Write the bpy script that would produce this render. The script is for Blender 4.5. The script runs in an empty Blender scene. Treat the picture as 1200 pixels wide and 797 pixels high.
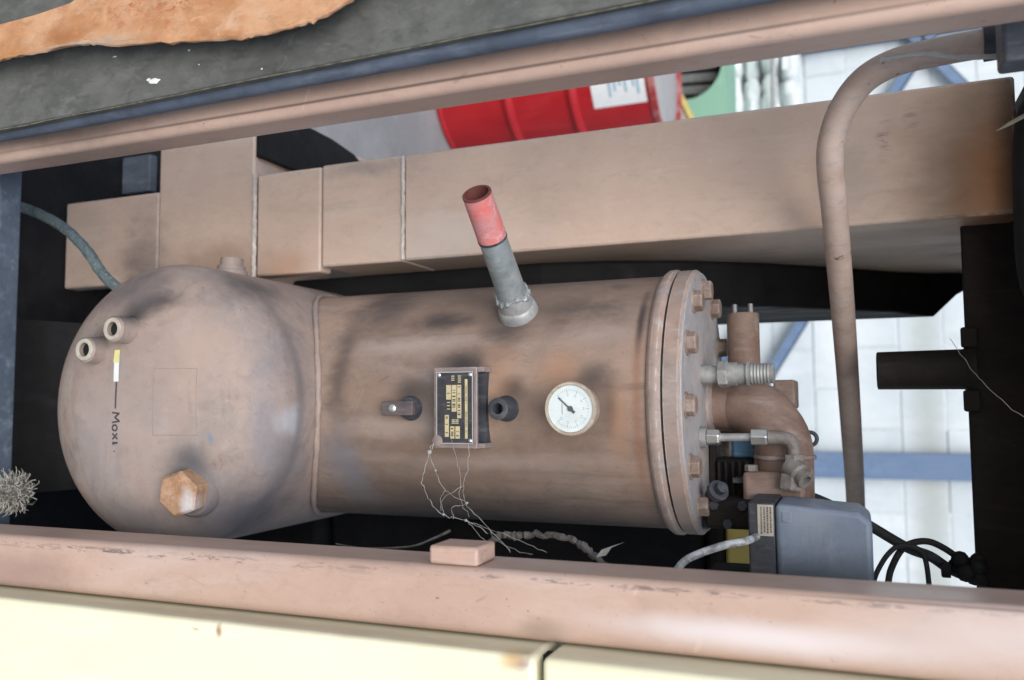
import bpy, bmesh, math, random
from mathutils import Vector, Matrix
random.seed(7)
scene = bpy.context.scene
C = scene.collection
R = math.radians

# ------------------------------------------------------------------ camera, sky, sun, exposure
cam_data = bpy.data.cameras.new('camera')
cam_data.sensor_width = 36.0
cam_data.lens = 30.0
cam_data.clip_start = 0.02
cam_data.clip_end = 400
cam_data.dof.use_dof = True
cam_data.dof.focus_distance = 1.02
cam_data.dof.aperture_fstop = 4.2
cam = bpy.data.objects.new('camera', cam_data)
C.objects.link(cam)
# the picture was taken with the camera turned on its side: world up runs to the right of the frame
ax = Vector((0.00755905, 0.37266492, 0.92793519))      # picture right
ay = Vector((0.99731388, 0.06479922, -0.03414802))     # picture down
az = Vector((-0.07285525, 0.92570077, -0.37117408))    # viewing direction
m3 = Matrix((ax, -ay, -az)).transposed()
cam.matrix_world = Matrix.Translation((0, 0, 1.5)) @ m3.to_4x4()
scene.camera = cam

SUN_EL, SUN_AZ = 42.0, 181.0        # azimuth measured clockwise from +Y: sun stands behind the camera, a little to the left
world = bpy.data.worlds.new('World')
scene.world = world
world.use_nodes = True
wn = world.node_tree
sky = wn.nodes.new('ShaderNodeTexSky')
sky.sky_type = 'NISHITA'
sky.sun_disc = False
sky.sun_elevation = R(SUN_EL)
sky.sun_rotation = R(SUN_AZ)
sky.air_density = 1.0
sky.dust_density = 1.5
sky.ozone_density = 1.0
bg = wn.nodes['Background']
bg.inputs['Strength'].default_value = 0.10
wn.links.new(sky.outputs[0], bg.inputs['Color'])

sd = bpy.data.lights.new('sun', 'SUN')
sd.energy = 1.5
sd.angle = R(44)
sd.color = (1.0, 0.98, 0.95)
sun = bpy.data.objects.new('sun', sd)
C.objects.link(sun)
e, a = R(SUN_EL), R(SUN_AZ)
to_sun = Vector((math.sin(a) * math.cos(e), math.cos(a) * math.cos(e), math.sin(e)))
sun.rotation_euler = to_sun.to_track_quat('Z', 'Y').to_euler()
sun.location = to_sun * 20

scene.view_settings.view_transform = 'Standard'
scene.view_settings.look = 'None'
scene.view_settings.gamma = 1.0
scene.view_settings.use_curve_mapping = False
scene.view_settings.exposure = 0.93
scene.cycles.max_bounces = 5
scene.cycles.diffuse_bounces = 3
scene.cycles.glossy_bounces = 2
scene.cycles.transmission_bounces = 2

# ------------------------------------------------------------------ materials
MATS = {}

class NT:
    def __init__(s, name):
        s.m = bpy.data.materials.new(name)
        s.m.use_nodes = True
        s.t = s.m.node_tree
        s.b = s.t.nodes['Principled BSDF']
        s.pos = s.t.nodes.new('ShaderNodeNewGeometry').outputs['Position']
    def n(s, typ, **kw):
        x = s.t.nodes.new(typ)
        for k, v in kw.items():
            setattr(x, k, v)
        return x
    def link(s, a, b):
        s.t.links.new(a, b)
    def put(s, sock, v):
        if isinstance(v, bpy.types.NodeSocket):
            s.link(v, sock)
        else:
            sock.default_value = v
    def vmath(s, op, a, b):
        x = s.n('ShaderNodeVectorMath', operation=op)
        s.put(x.inputs[0], a); s.put(x.inputs[1], b)
        return x
    def math(s, op, a, b=0.0, clamp=False):
        x = s.n('ShaderNodeMath', operation=op, use_clamp=clamp)
        s.put(x.inputs[0], a); s.put(x.inputs[1], b)
        return x.outputs[0]
    def noise(s, scale, detail=5, rough=.55, stretch=(1, 1, 1), dist=0.0, off=0.0):
        v = s.vmath('MULTIPLY', s.pos, stretch).outputs[0]
        if off:
            v = s.vmath('ADD', v, (off, off * 1.7, off * .6)).outputs[0]
        x = s.n('ShaderNodeTexNoise')
        s.link(v, x.inputs['Vector'])
        x.inputs['Scale'].default_value = scale
        x.inputs['Detail'].default_value = detail
        x.inputs['Roughness'].default_value = rough
        x.inputs['Distortion'].default_value = dist
        return x
    def ramp(s, v, lo, hi):
        x = s.n('ShaderNodeMapRange', clamp=True)
        x.interpolation_type = 'SMOOTHSTEP'
        s.put(x.inputs[0], v)
        x.inputs[1].default_value = lo; x.inputs[2].default_value = hi
        return x.outputs[0]
    def mix(s, f, a, b):
        x = s.n('ShaderNodeMix', data_type='RGBA')
        s.put(x.inputs[0], f)
        for i, v in ((6, a), (7, b)):
            if isinstance(v, tuple): v = (*v[:3], 1)
            s.put(x.inputs[i], v)
        return x.outputs[2]
    def bump(s, h, strength=.2, dist=.002):
        x = s.n('ShaderNodeBump')
        x.inputs['Strength'].default_value = strength
        x.inputs['Distance'].default_value = dist
        s.link(h, x.inputs['Height'])
        s.link(x.outputs[0], s.b.inputs['Normal'])

def aged(name, base, alt=None, grime=(.05, .045, .045), amt=.5, dust=(.42, .38, .36), dust_amt=.35, rough=.55,
         streak=(1, 1, .18), scale=9.0, chip=None, chip_lo=.70, metal=0.0, bump=.25, stain_shade=(), fine=.25, off=0.0, spec=.35, edge=None, edge_r=.0025, mott=.5, scratch=0.0):
    """painted or bare surface with blotches, runs, dust, specks and shaped stains (all in world space)"""
    if name in MATS: return MATS[name]
    t = NT(name)
    alt = alt or tuple(c * .82 for c in base)
    big = t.noise(scale, 6, .6, (1, 1, 1), .6, off).outputs[0]
    run = t.noise(scale * 3.2, 7, .62, streak, .3, off + 3).outputs[0]
    fin = t.noise(260, 4, .7, (1, 1, .6), 0, off + 5).outputs[0]
    col = t.mix(t.ramp(big, .38, .64), base, alt)
    col = t.mix(t.math('MULTIPLY', t.ramp(run, .50, .74), dust_amt), col, dust)
    run2 = t.noise(scale * 2.1, 8, .66, streak, .8, off + 9).outputs[0]
    col = t.mix(t.math('MULTIPLY', t.ramp(run2, .53, .80), amt), col, grime)
    col = t.mix(t.math('MULTIPLY', t.ramp(fin, .56, .72), fine), col, tuple(c * .45 for c in base))
    # mid-scale mottling, hair-fine runs and pale specks
    mo = t.noise(70, 8, .68, (1, 1, .55), .5, off + 29).outputs[0]
    col = t.mix(t.math('MULTIPLY', t.ramp(mo, .50, .72), mott), col, tuple(c * .62 for c in base))
    col = t.mix(t.math('MULTIPLY', t.ramp(mo, .46, .30), mott * .8), col, tuple(min(.9, c * 1.22) for c in base))
    hair = t.noise(170, 4, .6, tuple(max(.12, c * .8) if c < 1 else 1 for c in streak), .6, off + 31).outputs[0]
    col = t.mix(t.math('MULTIPLY', t.ramp(hair, .56, .74), mott * .4), col, tuple(c * .5 for c in base))
    if scratch:
        for ang, st2 in ((.5, (1, 1, .02)), (-.35, (1, 1, .03)), (1.2, (1, 1, .025))):
            vr = t.n('ShaderNodeVectorRotate', rotation_type='Y_AXIS')
            t.link(t.pos, vr.inputs['Vector']); vr.inputs['Angle'].default_value = ang
            vs_ = t.vmath('MULTIPLY', vr.outputs[0], st2).outputs[0]
            nx = t.n('ShaderNodeTexNoise'); t.link(vs_, nx.inputs['Vector'])
            nx.inputs['Scale'].default_value = 150; nx.inputs['Detail'].default_value = 1
            msk = t.ramp(t.noise(16, 3, .5, (1, 1, 1), 0, off + ang * 9).outputs[0], .56, .62)
            k_ = t.math('MULTIPLY', t.math('MULTIPLY', t.ramp(nx.outputs[0], .715, .75), msk), scratch * .55)
            col = t.mix(k_, col, tuple(min(.8, c * 1.3 + .04) for c in base) if ang > 1 else tuple(c * .35 for c in base))
        pit = t.noise(330, 2, .5, (1, 1, .8), .3, off + 43).outputs[0]
        col = t.mix(t.math('MULTIPLY', t.ramp(pit, .725, .76), .7), col, (.07, .055, .05))
    sp = t.noise(420, 2, .5, (1, 1, 1), 0, off + 37).outputs[0]
    col = t.mix(t.math('MULTIPLY', t.ramp(sp, .74, .78), min(1., mott * 1.4)), col, tuple(min(.85, c * 1.5 + .1) for c in base))
    if chip:
        cn = t.noise(95, 5, .6, (1, 1, .7), .4, off + 11).outputs[0]
        cb = t.noise(14, 3, .5, (1, 1, .5), 0, off + 13).outputs[0]
        k = t.ramp(t.math('ADD', cn, t.math('MULTIPLY', cb, .35)), chip_lo + .18, chip_lo + .205)
        col = t.mix(k, col, chip)
    wn1 = t.noise(38, 5, .65, (1, 1, .6), .5, off + 17)
    wn2 = t.noise(9, 3, .6, (1, 1, .5), .5, off + 23)
    wsum = t.vmath('ADD', wn1.outputs['Color'], wn2.outputs['Color']).outputs[0]
    warp = t.vmath('SUBTRACT', wsum, (1., 1., 1.)).outputs[0]
    brk = t.noise(190, 7, .75, streak, .4, off + 19).outputs[0]
    for st in stain_shade:
        c, r, colr, stg = st[:4]
        wamt = st[4] if len(st) > 4 else .9
        broken = st[5] if len(st) > 5 else 0
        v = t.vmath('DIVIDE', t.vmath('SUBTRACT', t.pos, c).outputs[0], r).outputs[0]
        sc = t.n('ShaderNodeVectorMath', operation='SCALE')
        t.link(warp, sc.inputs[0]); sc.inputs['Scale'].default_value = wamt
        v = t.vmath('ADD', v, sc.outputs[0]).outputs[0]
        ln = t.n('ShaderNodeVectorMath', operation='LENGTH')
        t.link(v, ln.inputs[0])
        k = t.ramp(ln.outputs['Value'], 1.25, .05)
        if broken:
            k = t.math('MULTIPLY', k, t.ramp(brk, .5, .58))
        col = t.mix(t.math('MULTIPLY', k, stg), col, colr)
    if edge:
        bv = t.n('ShaderNodeBevel', samples=4)
        bv.inputs['Radius'].default_value = edge_r
        gn = t.n('ShaderNodeNewGeometry')
        dt = t.n('ShaderNodeVectorMath', operation='DOT_PRODUCT')
        t.link(bv.outputs[0], dt.inputs[0]); t.link(gn.outputs['True Normal'], dt.inputs[1])
        ek = t.ramp(dt.outputs['Value'], .985, .93)
        ek = t.math('MULTIPLY', ek, t.ramp(t.noise(55, 6, .7, (1, 1, 1), .3, off + 41).outputs[0], .42, .60))
        col = t.mix(t.math('MULTIPLY', ek, .8), col, edge)
    t.link(col, t.b.inputs['Base Color'])
    rr = t.n('ShaderNodeMapRange')
    t.link(run, rr.inputs[0]); rr.inputs[1].default_value = .3; rr.inputs[2].default_value = .75
    rr.inputs[3].default_value = rough - .12; rr.inputs[4].default_value = min(.95, rough + .22)
    t.link(rr.outputs[0], t.b.inputs['Roughness'])
    t.b.inputs['Metallic'].default_value = metal
    t.b.inputs['Specular IOR Level'].default_value = spec
    hgt = t.math('ADD', t.math('MULTIPLY', fin, .35), t.math('MULTIPLY', run, .65))
    t.bump(hgt, bump, .0015)
    MATS[name] = t.m
    return t.m

def plain(name, col, rough=.5, metal=0.0, spec=.4, var=.15, scale=60):
    if name in MATS: return MATS[name]
    t = NT(name)
    nz = t.noise(scale, 4).outputs[0]
    t.link(t.mix(t.ramp(nz, .35, .7), col, tuple(c * (1 - var) for c in col)), t.b.inputs['Base Color'])
    t.b.inputs['Roughness'].default_value = rough
    t.b.inputs['Metallic'].default_value = metal
    t.b.inputs['Specular IOR Level'].default_value = spec
    MATS[name] = t.m
    return t.m

SOOT = (.035, .034, .038)
BLUEG = (.15, .16, .19)
ORNG = (.33, .18, .105)
PALE = (.42, .35, .315)
TAN = (.40, .272, .215)
FILM = (.12, .085, .066)
tank_stain_shade = (
    ((0, 1.0, .92), (.2, .2, .13), FILM, .45, 1.3), ((-.12, 1.03, 1.08), (.06, .12, .26), FILM, .55, 1.2), ((.06, 1.0, 1.10), (.05, .1, .30), FILM, .45, 1.4),
    ((-.108, 1.02, 1.00), (.014, .05, .06), SOOT, .75, 1.2), ((-.12, 1.03, 1.17), (.018, .06, .06), SOOT, .5, 1.2), ((-.10, 1.02, 1.085), (.045, .08, .034), SOOT, .6, .9),
    ((-.052, .985, 1.035), (.026, .05, .048), SOOT, .9, .5), ((.0, .98, .985), (.055, .03, .02), BLUEG, .5, .8),
    ((-.014, .98, .965), (.022, .04, .03), SOOT, .92, .4), ((.0, .98, .972), (.04, .04, .045), FILM, .6, .8),
    ((-.016, .985, 1.105), (.020, .04, .022), SOOT, .9, .4), ((.0, .98, 1.115), (.04, .04, .036), FILM, .6, .8),
    ((-.026, .98, 1.21), (.026, .05, .030), SOOT, .75, .6), ((.01, .98, 1.230), (.035, .05, .012), SOOT, .7, .5), ((.0, .98, 1.20), (.055, .05, .05), FILM, .5, .8),
    ((-.04, .985, 1.165), (.030, .05, .030), ORNG, .6, 1.0), ((.03, .985, 1.24), (.05, .05, .018), ORNG, .5, 1.0), ((-.035, .985, 1.085), (.06, .05, .03), ORNG, .4, 1.2),
    ((-.075, 1.0, .95), (.02, .06, .10), PALE, .5, 1.2), ((-.085, 1.0, 1.20), (.02, .06, .08), PALE, .4, 1.2), ((.03, .98, .93), (.016, .05, .10), PALE, .35, 1.2), ((.075, .99, 1.1), (.014, .05, .22), PALE, .35, 1.2),
    ((.175, 1.10, 1.0), (.10, .2, .45), (.04, .033, .03), .97, .45), ((-.168, 1.14, 1.05), (.035, .10, .4), (.09, .075, .07), .75, .8),  # both tank edges darkened: dirt, with the cylinder's falloff of light painted in
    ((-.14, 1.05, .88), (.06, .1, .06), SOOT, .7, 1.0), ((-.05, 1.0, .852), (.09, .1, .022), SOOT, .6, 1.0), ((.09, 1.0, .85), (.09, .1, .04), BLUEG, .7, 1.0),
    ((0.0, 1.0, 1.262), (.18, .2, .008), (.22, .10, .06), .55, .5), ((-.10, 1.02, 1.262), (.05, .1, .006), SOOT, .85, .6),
)
sump_stain_shade = (
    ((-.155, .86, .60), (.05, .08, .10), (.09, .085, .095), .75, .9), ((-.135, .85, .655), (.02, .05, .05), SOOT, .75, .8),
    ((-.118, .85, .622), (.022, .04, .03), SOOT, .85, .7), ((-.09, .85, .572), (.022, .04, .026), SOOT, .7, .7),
    ((.075, .86, .715), (.028, .04, .035), SOOT, .95, .5), ((.09, .86, .71), (.055, .04, .055), (.12, .12, .13), .6, .8),
    ((.03, .86, .63), (.10, .06, .09), (.35, .285, .262), .6, .8), ((-.06, .86, .72), (.08, .06, .07), (.40, .295, .24), .65, .9),
    ((.06, .86, .56), (.10, .06, .06), (.30, .275, .27), .6, .9),
    ((.0415, .86, .7456), (.009, .03, .004), (.16, .19, .24), .9, .5), ((.076, .866, .752), (.012, .03, .010), (.25, .10, .05), .8, .9, 1),
    ((-.17, .95, .74), (.05, .1, .05), SOOT, .7, .9), ((.02, .93, .80), (.14, .09, .02), BLUEG, .7, .9), ((.02, .93, .812), (.03, .03, .014), (.42, .44, .48), .85, .9),
    ((.15, .92, .75), (.07, .1, .08), (.08, .08, .095), .9, .8), ((.16, .88, .62), (.05, .1, .14), (.16, .15, .155), .7, .8),  # dome's right edge: bluish stain, plus shade painted towards the rim
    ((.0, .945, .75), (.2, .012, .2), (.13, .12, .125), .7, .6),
)
M_tank = aged('tank_paint', (.315, .222, .172), (.25, .182, .147), spec=.2, scratch=.6, amt=.8, dust=(.34, .29, .262), dust_amt=.55, stain_shade=tank_stain_shade, chip=(.46, .42, .40), chip_lo=.74, scale=8, bump=.3, fine=.3)
M_sump = aged('sump_paint', (.32, .246, .208), (.265, .217, .195), spec=.25, scratch=.6, amt=.55, dust=(.36, .315, .29), dust_amt=.5, stain_shade=sump_stain_shade, chip=(.6, .58, .56), chip_lo=.77, streak=(.45, 1, 1), scale=9, bump=.2, fine=.22, off=2)
M_flange = aged('flange_paint', (.34, .245, .20), (.28, .225, .20), amt=.4, dust=(.40, .39, .40), dust_amt=.6, chip=(.10, .08, .07), chip_lo=.76, scale=16, off=4, streak=(1, 1, .5), edge=(.52, .47, .45))
M_lid = aged('lid_paint', (.33, .32, .33), (.36, .32, .30), amt=.3, dust=(.46, .46, .48), dust_amt=.6, chip=(.12, .09, .08), chip_lo=.74, scale=14, off=5, streak=(1, 1, 1))
M_bolt = aged('bolt_paint', (.27, .205, .17), (.18, .12, .092), grime=(.06, .04, .035), amt=.7, dust_amt=.4, scale=40, off=6, streak=(1, 1, 1), edge=(.50, .44, .40), edge_r=.0015)
M_weld = aged('weld_bead', (.25, .21, .20), (.33, .27, .24), amt=.6, dust_amt=.5, scale=30, off=7, bump=.6, streak=(1, 1, 1))
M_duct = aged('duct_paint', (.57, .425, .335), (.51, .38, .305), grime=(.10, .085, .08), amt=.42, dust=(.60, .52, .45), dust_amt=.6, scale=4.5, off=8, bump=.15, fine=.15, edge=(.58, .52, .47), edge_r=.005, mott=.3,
    chip=(.30, .22, .18), chip_lo=.86, stain_shade=(
    ((-.30, 1.15, 1.68), (.2, .1, .14), (.33, .19, .105), .8, .6), ((-.27, 1.15, 1.675), (.10, .1, .06), (.36, .145, .05), .85, .5), ((-.30, 1.15, 1.69), (.2, .1, .028), (.07, .04, .025), .85, .5),  # rust at the top end, with the top beam's shade painted in
    ((-.33, 1.15, 1.545), (.035, .05, .010), (.22, .15, .14), .75, 1.2, 1), ((-.345, 1.15, 1.575), (.02, .05, .010), (.22, .15, .14), .6, 1.2, 1),
    ((-.28, 1.15, 1.5), (.06, .05, .05), (.26, .22, .20), .5, 1.1), ((-.25, 1.15, .95), (.05, .05, .14), (.56, .50, .45), .55, 1.0),
    ((-.24, 1.15, .5), (.05, .05, .12), (.30, .19, .13), .6, 1.1), ((-.26, 1.15, .34), (.12, .05, .07), (.16, .13, .12), .7, 1.1),
    ((-.22, 1.15, .64), (.04, .05, .06), (.42, .23, .14), .55, .6), ((-.375, 1.15, .8), (.02, .03, .1), (.20, .19, .19), .5, 1.2),
    ((-.2, 1.4, 1.2), (.1, .13, .8), (.16, .145, .14), .55, .7)))  # duct side face darkened: its shading painted into the colour
M_rail = aged('rail_paint', (.49, .345, .275), (.44, .305, .245), grime=(.16, .12, .11), scratch=.6, amt=.3, dust=(.55, .45, .41), dust_amt=.55, scale=5, off=10, bump=.12, fine=.15, mott=.28,
    chip=(.13, .10, .10), chip_lo=.83, rough=.38, stain_shade=(
    ((.167, .752, .75), (.0045, .02, .36), (.08, .075, .085), .8, .4, 1), ((.1635, .752, 1.35), (.0028, .02, .5), (.10, .08, .08), .75, .35, 1), ((.160, .752, 1.62), (.0012, .02, .2), (.06, .05, .06), .9, .1),
    ((.196, .75, 1.42), (.016, .03, .16), (.64, .57, .56), 1.0, .35), ((.18, .75, 1.60), (.03, .03, .14), (.58, .50, .48), .7, .5),
    ((.209, .75, 1.225), (.012, .02, .03), (.30, .22, .17), .75, .6), ((.20, .75, .56), (.03, .03, .12), (.30, .20, .17), .7, .8),
    ((-.328, .75, .62), (.02, .03, .14), (.16, .12, .10), .7, 1.0), ((-.3225, .75, 1.1), (.0022, .012, .8), (.12, .09, .08), .9, .25), ((-.302, .79, .62), (.02, .06, .18), (.14, .12, .11), .6, 1.0)))
M_pipe = aged('bent_pipe_paint', (.52, .40, .335), (.45, .325, .26), amt=.35, dust=(.47, .42, .41), dust_amt=.6, scale=12, off=12, chip=(.20, .11, .08), chip_lo=.70, bump=.2)
M_valve = aged('valve_paint', (.25, .175, .142), (.18, .115, .09), amt=.5, dust=(.40, .36, .34), dust_amt=.5, scale=15, off=14, chip=(.5, .46, .43), chip_lo=.79)
M_galv = aged('galvanised_pipe', (.22, .25, .255), (.30, .32, .32), grime=(.06, .065, .07), amt=.5, dust=(.42, .41, .39), dust_amt=.6, scale=26, off=16, metal=.25, rough=.55)
M_zinc = aged('zinc_fitting', (.36, .365, .36), (.28, .28, .28), amt=.4, dust=(.46, .44, .42), dust_amt=.5, scale=40, off=18, metal=.35, rough=.5, streak=(1, 1, 1))
M_dirty = aged('dirty_fitting', (.24, .225, .21), (.17, .145, .13), amt=.6, grime=(.05, .045, .04), dust=(.38, .36, .34), dust_amt=.6, scale=45, off=19, metal=.2, rough=.6, streak=(1, 1, 1), edge=(.45, .44, .43), edge_r=.0012)
M_rim = aged('worn_rim', (.44, .42, .33), (.36, .31, .26), amt=.5, dust_amt=.5, scale=60, off=21, streak=(1, 1, 1))
M_steel = plain('bright_steel', (.62, .62, .60), .32, .8)
M_red = aged('faded_red_sleeve', (.60, .16, .15), (.50, .24, .235), grime=(.30, .20, .19), amt=.5, dust=(.62, .42, .41), dust_amt=.7, scale=22, off=20, rough=.6, streak=(1, 1, .5))
M_redlip = plain('dark_red_lip', (.14, .045, .04), .5)
M_rust = aged('rusty_plug', (.40, .245, .15), (.30, .165, .09), grime=(.20, .06, .03), amt=.6, dust=(.55, .50, .48), dust_amt=.3, scale=45, off=22, rough=.8, bump=.8, streak=(1, 1, 1), mott=.8, edge=(.55, .40, .28),
    stain_shade=(((.125, .84, .727), (.025, .03, .012), (.55, .54, .55), .9, 1.2),))
M_rsheet = aged('rusty_sheet', (.52, .295, .165), (.42, .20, .09), mott=.8, grime=(.30, .085, .035), amt=.75, dust=(.60, .44, .32), dust_amt=.5, scale=16, off=24, rough=.85, bump=.7, streak=(1, 1, .5), fine=.3,
    stain_shade=(((-.425, .667, .90), (.030, .05, .20), (.34, .085, .03), .95, 1.6, 1), ((-.41, .667, .69), (.014, .05, .035), (.30, .12, .04), .85, 1.1), ((-.40, .667, .60), (.02, .05, .05), (.40, .20, .08), .6, 1.0),
            ((-.392, .667, .73), (.012, .05, .09), (.36, .30, .24), .7, .8)))
M_foam = aged('greasy_dark_lining', (.115, .117, .106), (.08, .083, .078), mott=1.0, grime=(.025, .026, .027), amt=.8, dust=(.20, .20, .185), dust_amt=.5, scale=14, off=26, rough=.75, bump=.8, streak=(1, 1, .4), fine=.35, chip=(.30, .29, .27), chip_lo=.83)
M_gasket = aged('blue_grey_rubber', (.09, .112, .15), (.065, .08, .11), amt=.5, dust=(.22, .25, .30), dust_amt=.5, scale=20, off=28, rough=.6, chip=(.4, .4, .42), chip_lo=.84)
M_edge = plain('sheet_edge', (.17, .155, .11), .6, var=.6, scale=90)
M_cream = aged('cream_paint', (.80, .755, .53), (.82, .77, .56), grime=(.55, .50, .36), amt=.18, dust=(.85, .82, .68), dust_amt=.4, scale=6, off=30, rough=.4, bump=.06, fine=.03, mott=.05,
    chip=(.30, .14, .06), chip_lo=.865, stain_shade=(((.226, .713, 1.222), (.008, .02, .011), (.36, .29, .29), .97, 1.1), ((.224, .716, 1.213), (.010, .02, .016), (.55, .34, .14), .8, 1.0),
            ((.228, .7135, .86), (.006, .01, .006), (.35, .16, .06), .9, 1.0, 1), ((.229, .7135, .89), (.008, .01, .005), (.30, .13, .05), .95, 1.0), ((.2215, .73, .9), (.004, .02, .5), (.40, .34, .22), .6, .8)))  # last mark darkens the side flange: dirt plus shade painted in
M_sill = aged('grey_sill_paint', (.075, .098, .13), (.06, .08, .105), amt=.4, dust=(.20, .23, .27), dust_amt=.5, scale=20, off=32, chip=(.5, .5, .42), chip_lo=.83,
    stain_shade=(((.135, .84, .39), (.018, .08, .02), (.62, .60, .36), .9, .8),))
M_black = aged('greasy_black', (.014, .014, .015), (.010, .010, .011), grime=(.004, .004, .004), amt=.6, dust=(.03, .031, .034), dust_amt=.35, scale=12, off=34, rough=.7, chip=(.2, .2, .18), chip_lo=.88, spec=.2)
M_brown = aged('sooty_brown', (.020, .0155, .0135), (.013, .011, .010), amt=.5, dust=(.032, .026, .022), dust_amt=.5, scale=14, off=36, rough=.7, spec=.2)
M_dark = aged('dark_fitting', (.05, .055, .065), (.035, .038, .045), amt=.4, dust=(.15, .155, .165), dust_amt=.5, scale=40, off=38, rough=.55)
M_box = aged('blue_grey_cover', (.195, .235, .30), (.165, .20, .265), amt=.35, grime=(.07, .075, .085), dust=(.30, .33, .37), dust_amt=.5, scale=15, off=40, rough=.5, streak=(.3, 1, 1), bump=.1, mott=.3, edge=(.34, .36, .40), stain_shade=(((.205, 1.0, 1.46), (.045, .12, .13), (.045, .05, .06), .9, .5), ((.13, 1.0, 1.45), (.02, .1, .03), (.26, .29, .34), .5, .9)))  # cover darkens towards its right side
M_rubber = aged('dusty_cable', (.03, .03, .032), (.02, .02, .022), amt=.3, dust=(.12, .12, .12), dust_amt=.4, scale=30, off=42, rough=.7)
M_hose = aged('braided_hose', (.11, .145, .15), (.07, .09, .10), amt=.5, dust=(.24, .30, .30), dust_amt=.8, scale=60, off=44, rough=.7, streak=(1, 1, 1), bump=.6)
M_web = plain('cobweb_silk', (.40, .385, .36), .9)
M_webd = aged('dusty_web', (.10, .092, .085), (.06, .055, .05), amt=.5, dust=(.24, .225, .205), dust_amt=.7, scale=80, off=46, rough=.95, bump=.8, streak=(1, 1, 1))
M_rope = plain('frayed_rope', (.42, .40, .35), .9, var=.75, scale=90)
M_yellow = plain('yellow_paint', (.62, .50, .16), .5)
M_white = plain('white_print', (.70, .71, .70), .5, var=.05)
M_dial = aged('gauge_dial', (.62, .68, .68), (.56, .62, .62), amt=.35, grime=(.4, .42, .40), dust=(.80, .82, .78), dust_amt=.3, scale=30, off=48, rough=.35, bump=.02, fine=.03, mott=.12)
M_bezel = aged('gauge_bezel', (.50, .44, .36), (.40, .32, .24), amt=.4, dust=(.58, .54, .48), dust_amt=.5, scale=60, off=50, metal=.3, rough=.45, streak=(1, 1, 1))
M_needle = plain('needle_black', (.08, .10, .11), .5)
M_ink = plain('marker_ink', (.075, .062, .075), .6, var=.5, scale=400)
M_ghost = plain('sticker_outline', (.27, .215, .195), .8)
M_plate = aged('plate_black', (.035, .035, .04), (.05, .05, .055), amt=.3, dust=(.12, .12, .12), dust_amt=.4, scale=60, off=52, rough=.4)
M_cell = aged('plate_brass', (.50, .43, .24), (.44, .39, .26), amt=.3, dust=(.52, .48, .36), dust_amt=.5, scale=60, off=54, rough=.5, mott=.3)
M_plstic = plain('red_drum_base', (.42, .018, .022), .35)
M_drum = aged('red_drum_paint', (.40, .014, .018), (.34, .012, .016), grime=(.20, .01, .012), amt=.3, dust=(.46, .05, .05), dust_amt=.3, scale=5, off=56, rough=.38, bump=.05, fine=.04, mott=.15)
M_conc = aged('concrete', (.28, .278, .272), (.23, .23, .227), amt=.35, grime=(.10, .10, .11), dust=(.34, .34, .35), dust_amt=.5, scale=3, off=58, rough=.85, bump=.4, streak=(1, 1, 1), fine=.3)
M_block = aged('white_block_paint', (.57, .62, .64), (.49, .545, .57), grime=(.38, .42, .42), amt=.6, dust=(.84, .85, .84), dust_amt=.3, scale=2.2, off=60, rough=.8, bump=.3, fine=.05, streak=(1, 1, .3), mott=.08,
    stain_shade=(((.6, 5, 1.85), (2.5, .3, .11), (.36, .39, .37), .8, .5), ((-.3, 5, 1.45), (.5, .3, .2), (.70, .73, .73), .6, .8)))
M_mortar = plain('white_mortar', (.57, .61, .63), .9)
M_blue = aged('blue_steel_paint', (.11, .17, .28), (.13, .19, .29), amt=.3, grime=(.12, .14, .18), dust=(.20, .30, .46), dust_amt=.4, scale=5, off=62, rough=.5)
M_green = aged('green_cabinet_paint', (.22, .40, .29), (.20, .37, .27), amt=.25, dust=(.30, .45, .36), dust_amt=.3, scale=4, off=64, mott=.1)
M_wood = aged('pale_board', (.42, .37, .31), (.46, .38, .31), amt=.3, dust=(.42, .46, .50), dust_amt=.5, scale=6, off=66, streak=(1, 1, .1))
M_film = aged('white_wrap', (.70, .74, .74), (.60, .64, .64), amt=.3, grime=(.16, .19, .19), dust=(.8, .82, .82), dust_amt=.5, scale=9, off=68, rough=.3, streak=(1, 1, 1), mott=.1)

# ------------------------------------------------------------------ mesh helpers
def world_loc(o):
    v = Vector(o.location)
    while o.parent:
        o = o.parent
        v += o.location
    return v

def obj(name, bm, mat, parent=None, smooth=True, bevel=0, seg=2, angle=35):
    """link one bmesh (in world coordinates) as one mesh object whose origin sits in its middle"""
    bmesh.ops.recalc_face_normals(bm, faces=bm.faces[:])
    lo = Vector((min(v.co.x for v in bm.verts), min(v.co.y for v in bm.verts), min(v.co.z for v in bm.verts)))
    hi = Vector((max(v.co.x for v in bm.verts), max(v.co.y for v in bm.verts), max(v.co.z for v in bm.verts)))
    c = (lo + hi) / 2
    for v in bm.verts: v.co -= c
    me = bpy.data.meshes.new(name)
    bm.to_mesh(me); bm.free()
    if smooth:
        for p in me.polygons: p.use_smooth = True
        me.set_sharp_from_angle(angle=R(angle))
    me.materials.append(mat)
    o = bpy.data.objects.new(name, me)
    C.objects.link(o)
    if parent:
        o.parent = parent
        o.location = c - world_loc(parent)
    else:
        o.location = c
    if bevel:
        b = o.modifiers.new('bevel', 'BEVEL')
        b.width = bevel; b.segments = seg; b.limit_method = 'ANGLE'; b.angle_limit = R(40)
        b.harden_normals = False
    return o

def thing(name, label, cat, loc, group=None):
    o = bpy.data.objects.new(name, None)
    C.objects.link(o)
    o.location = loc
    o.empty_display_size = .05
    o['label'] = label; o['category'] = cat
    if group: o['group'] = group
    return o

def tag(o, label, cat, group=None):
    o['label'] = label; o['category'] = cat
    if group: o['group'] = group
    return o

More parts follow.
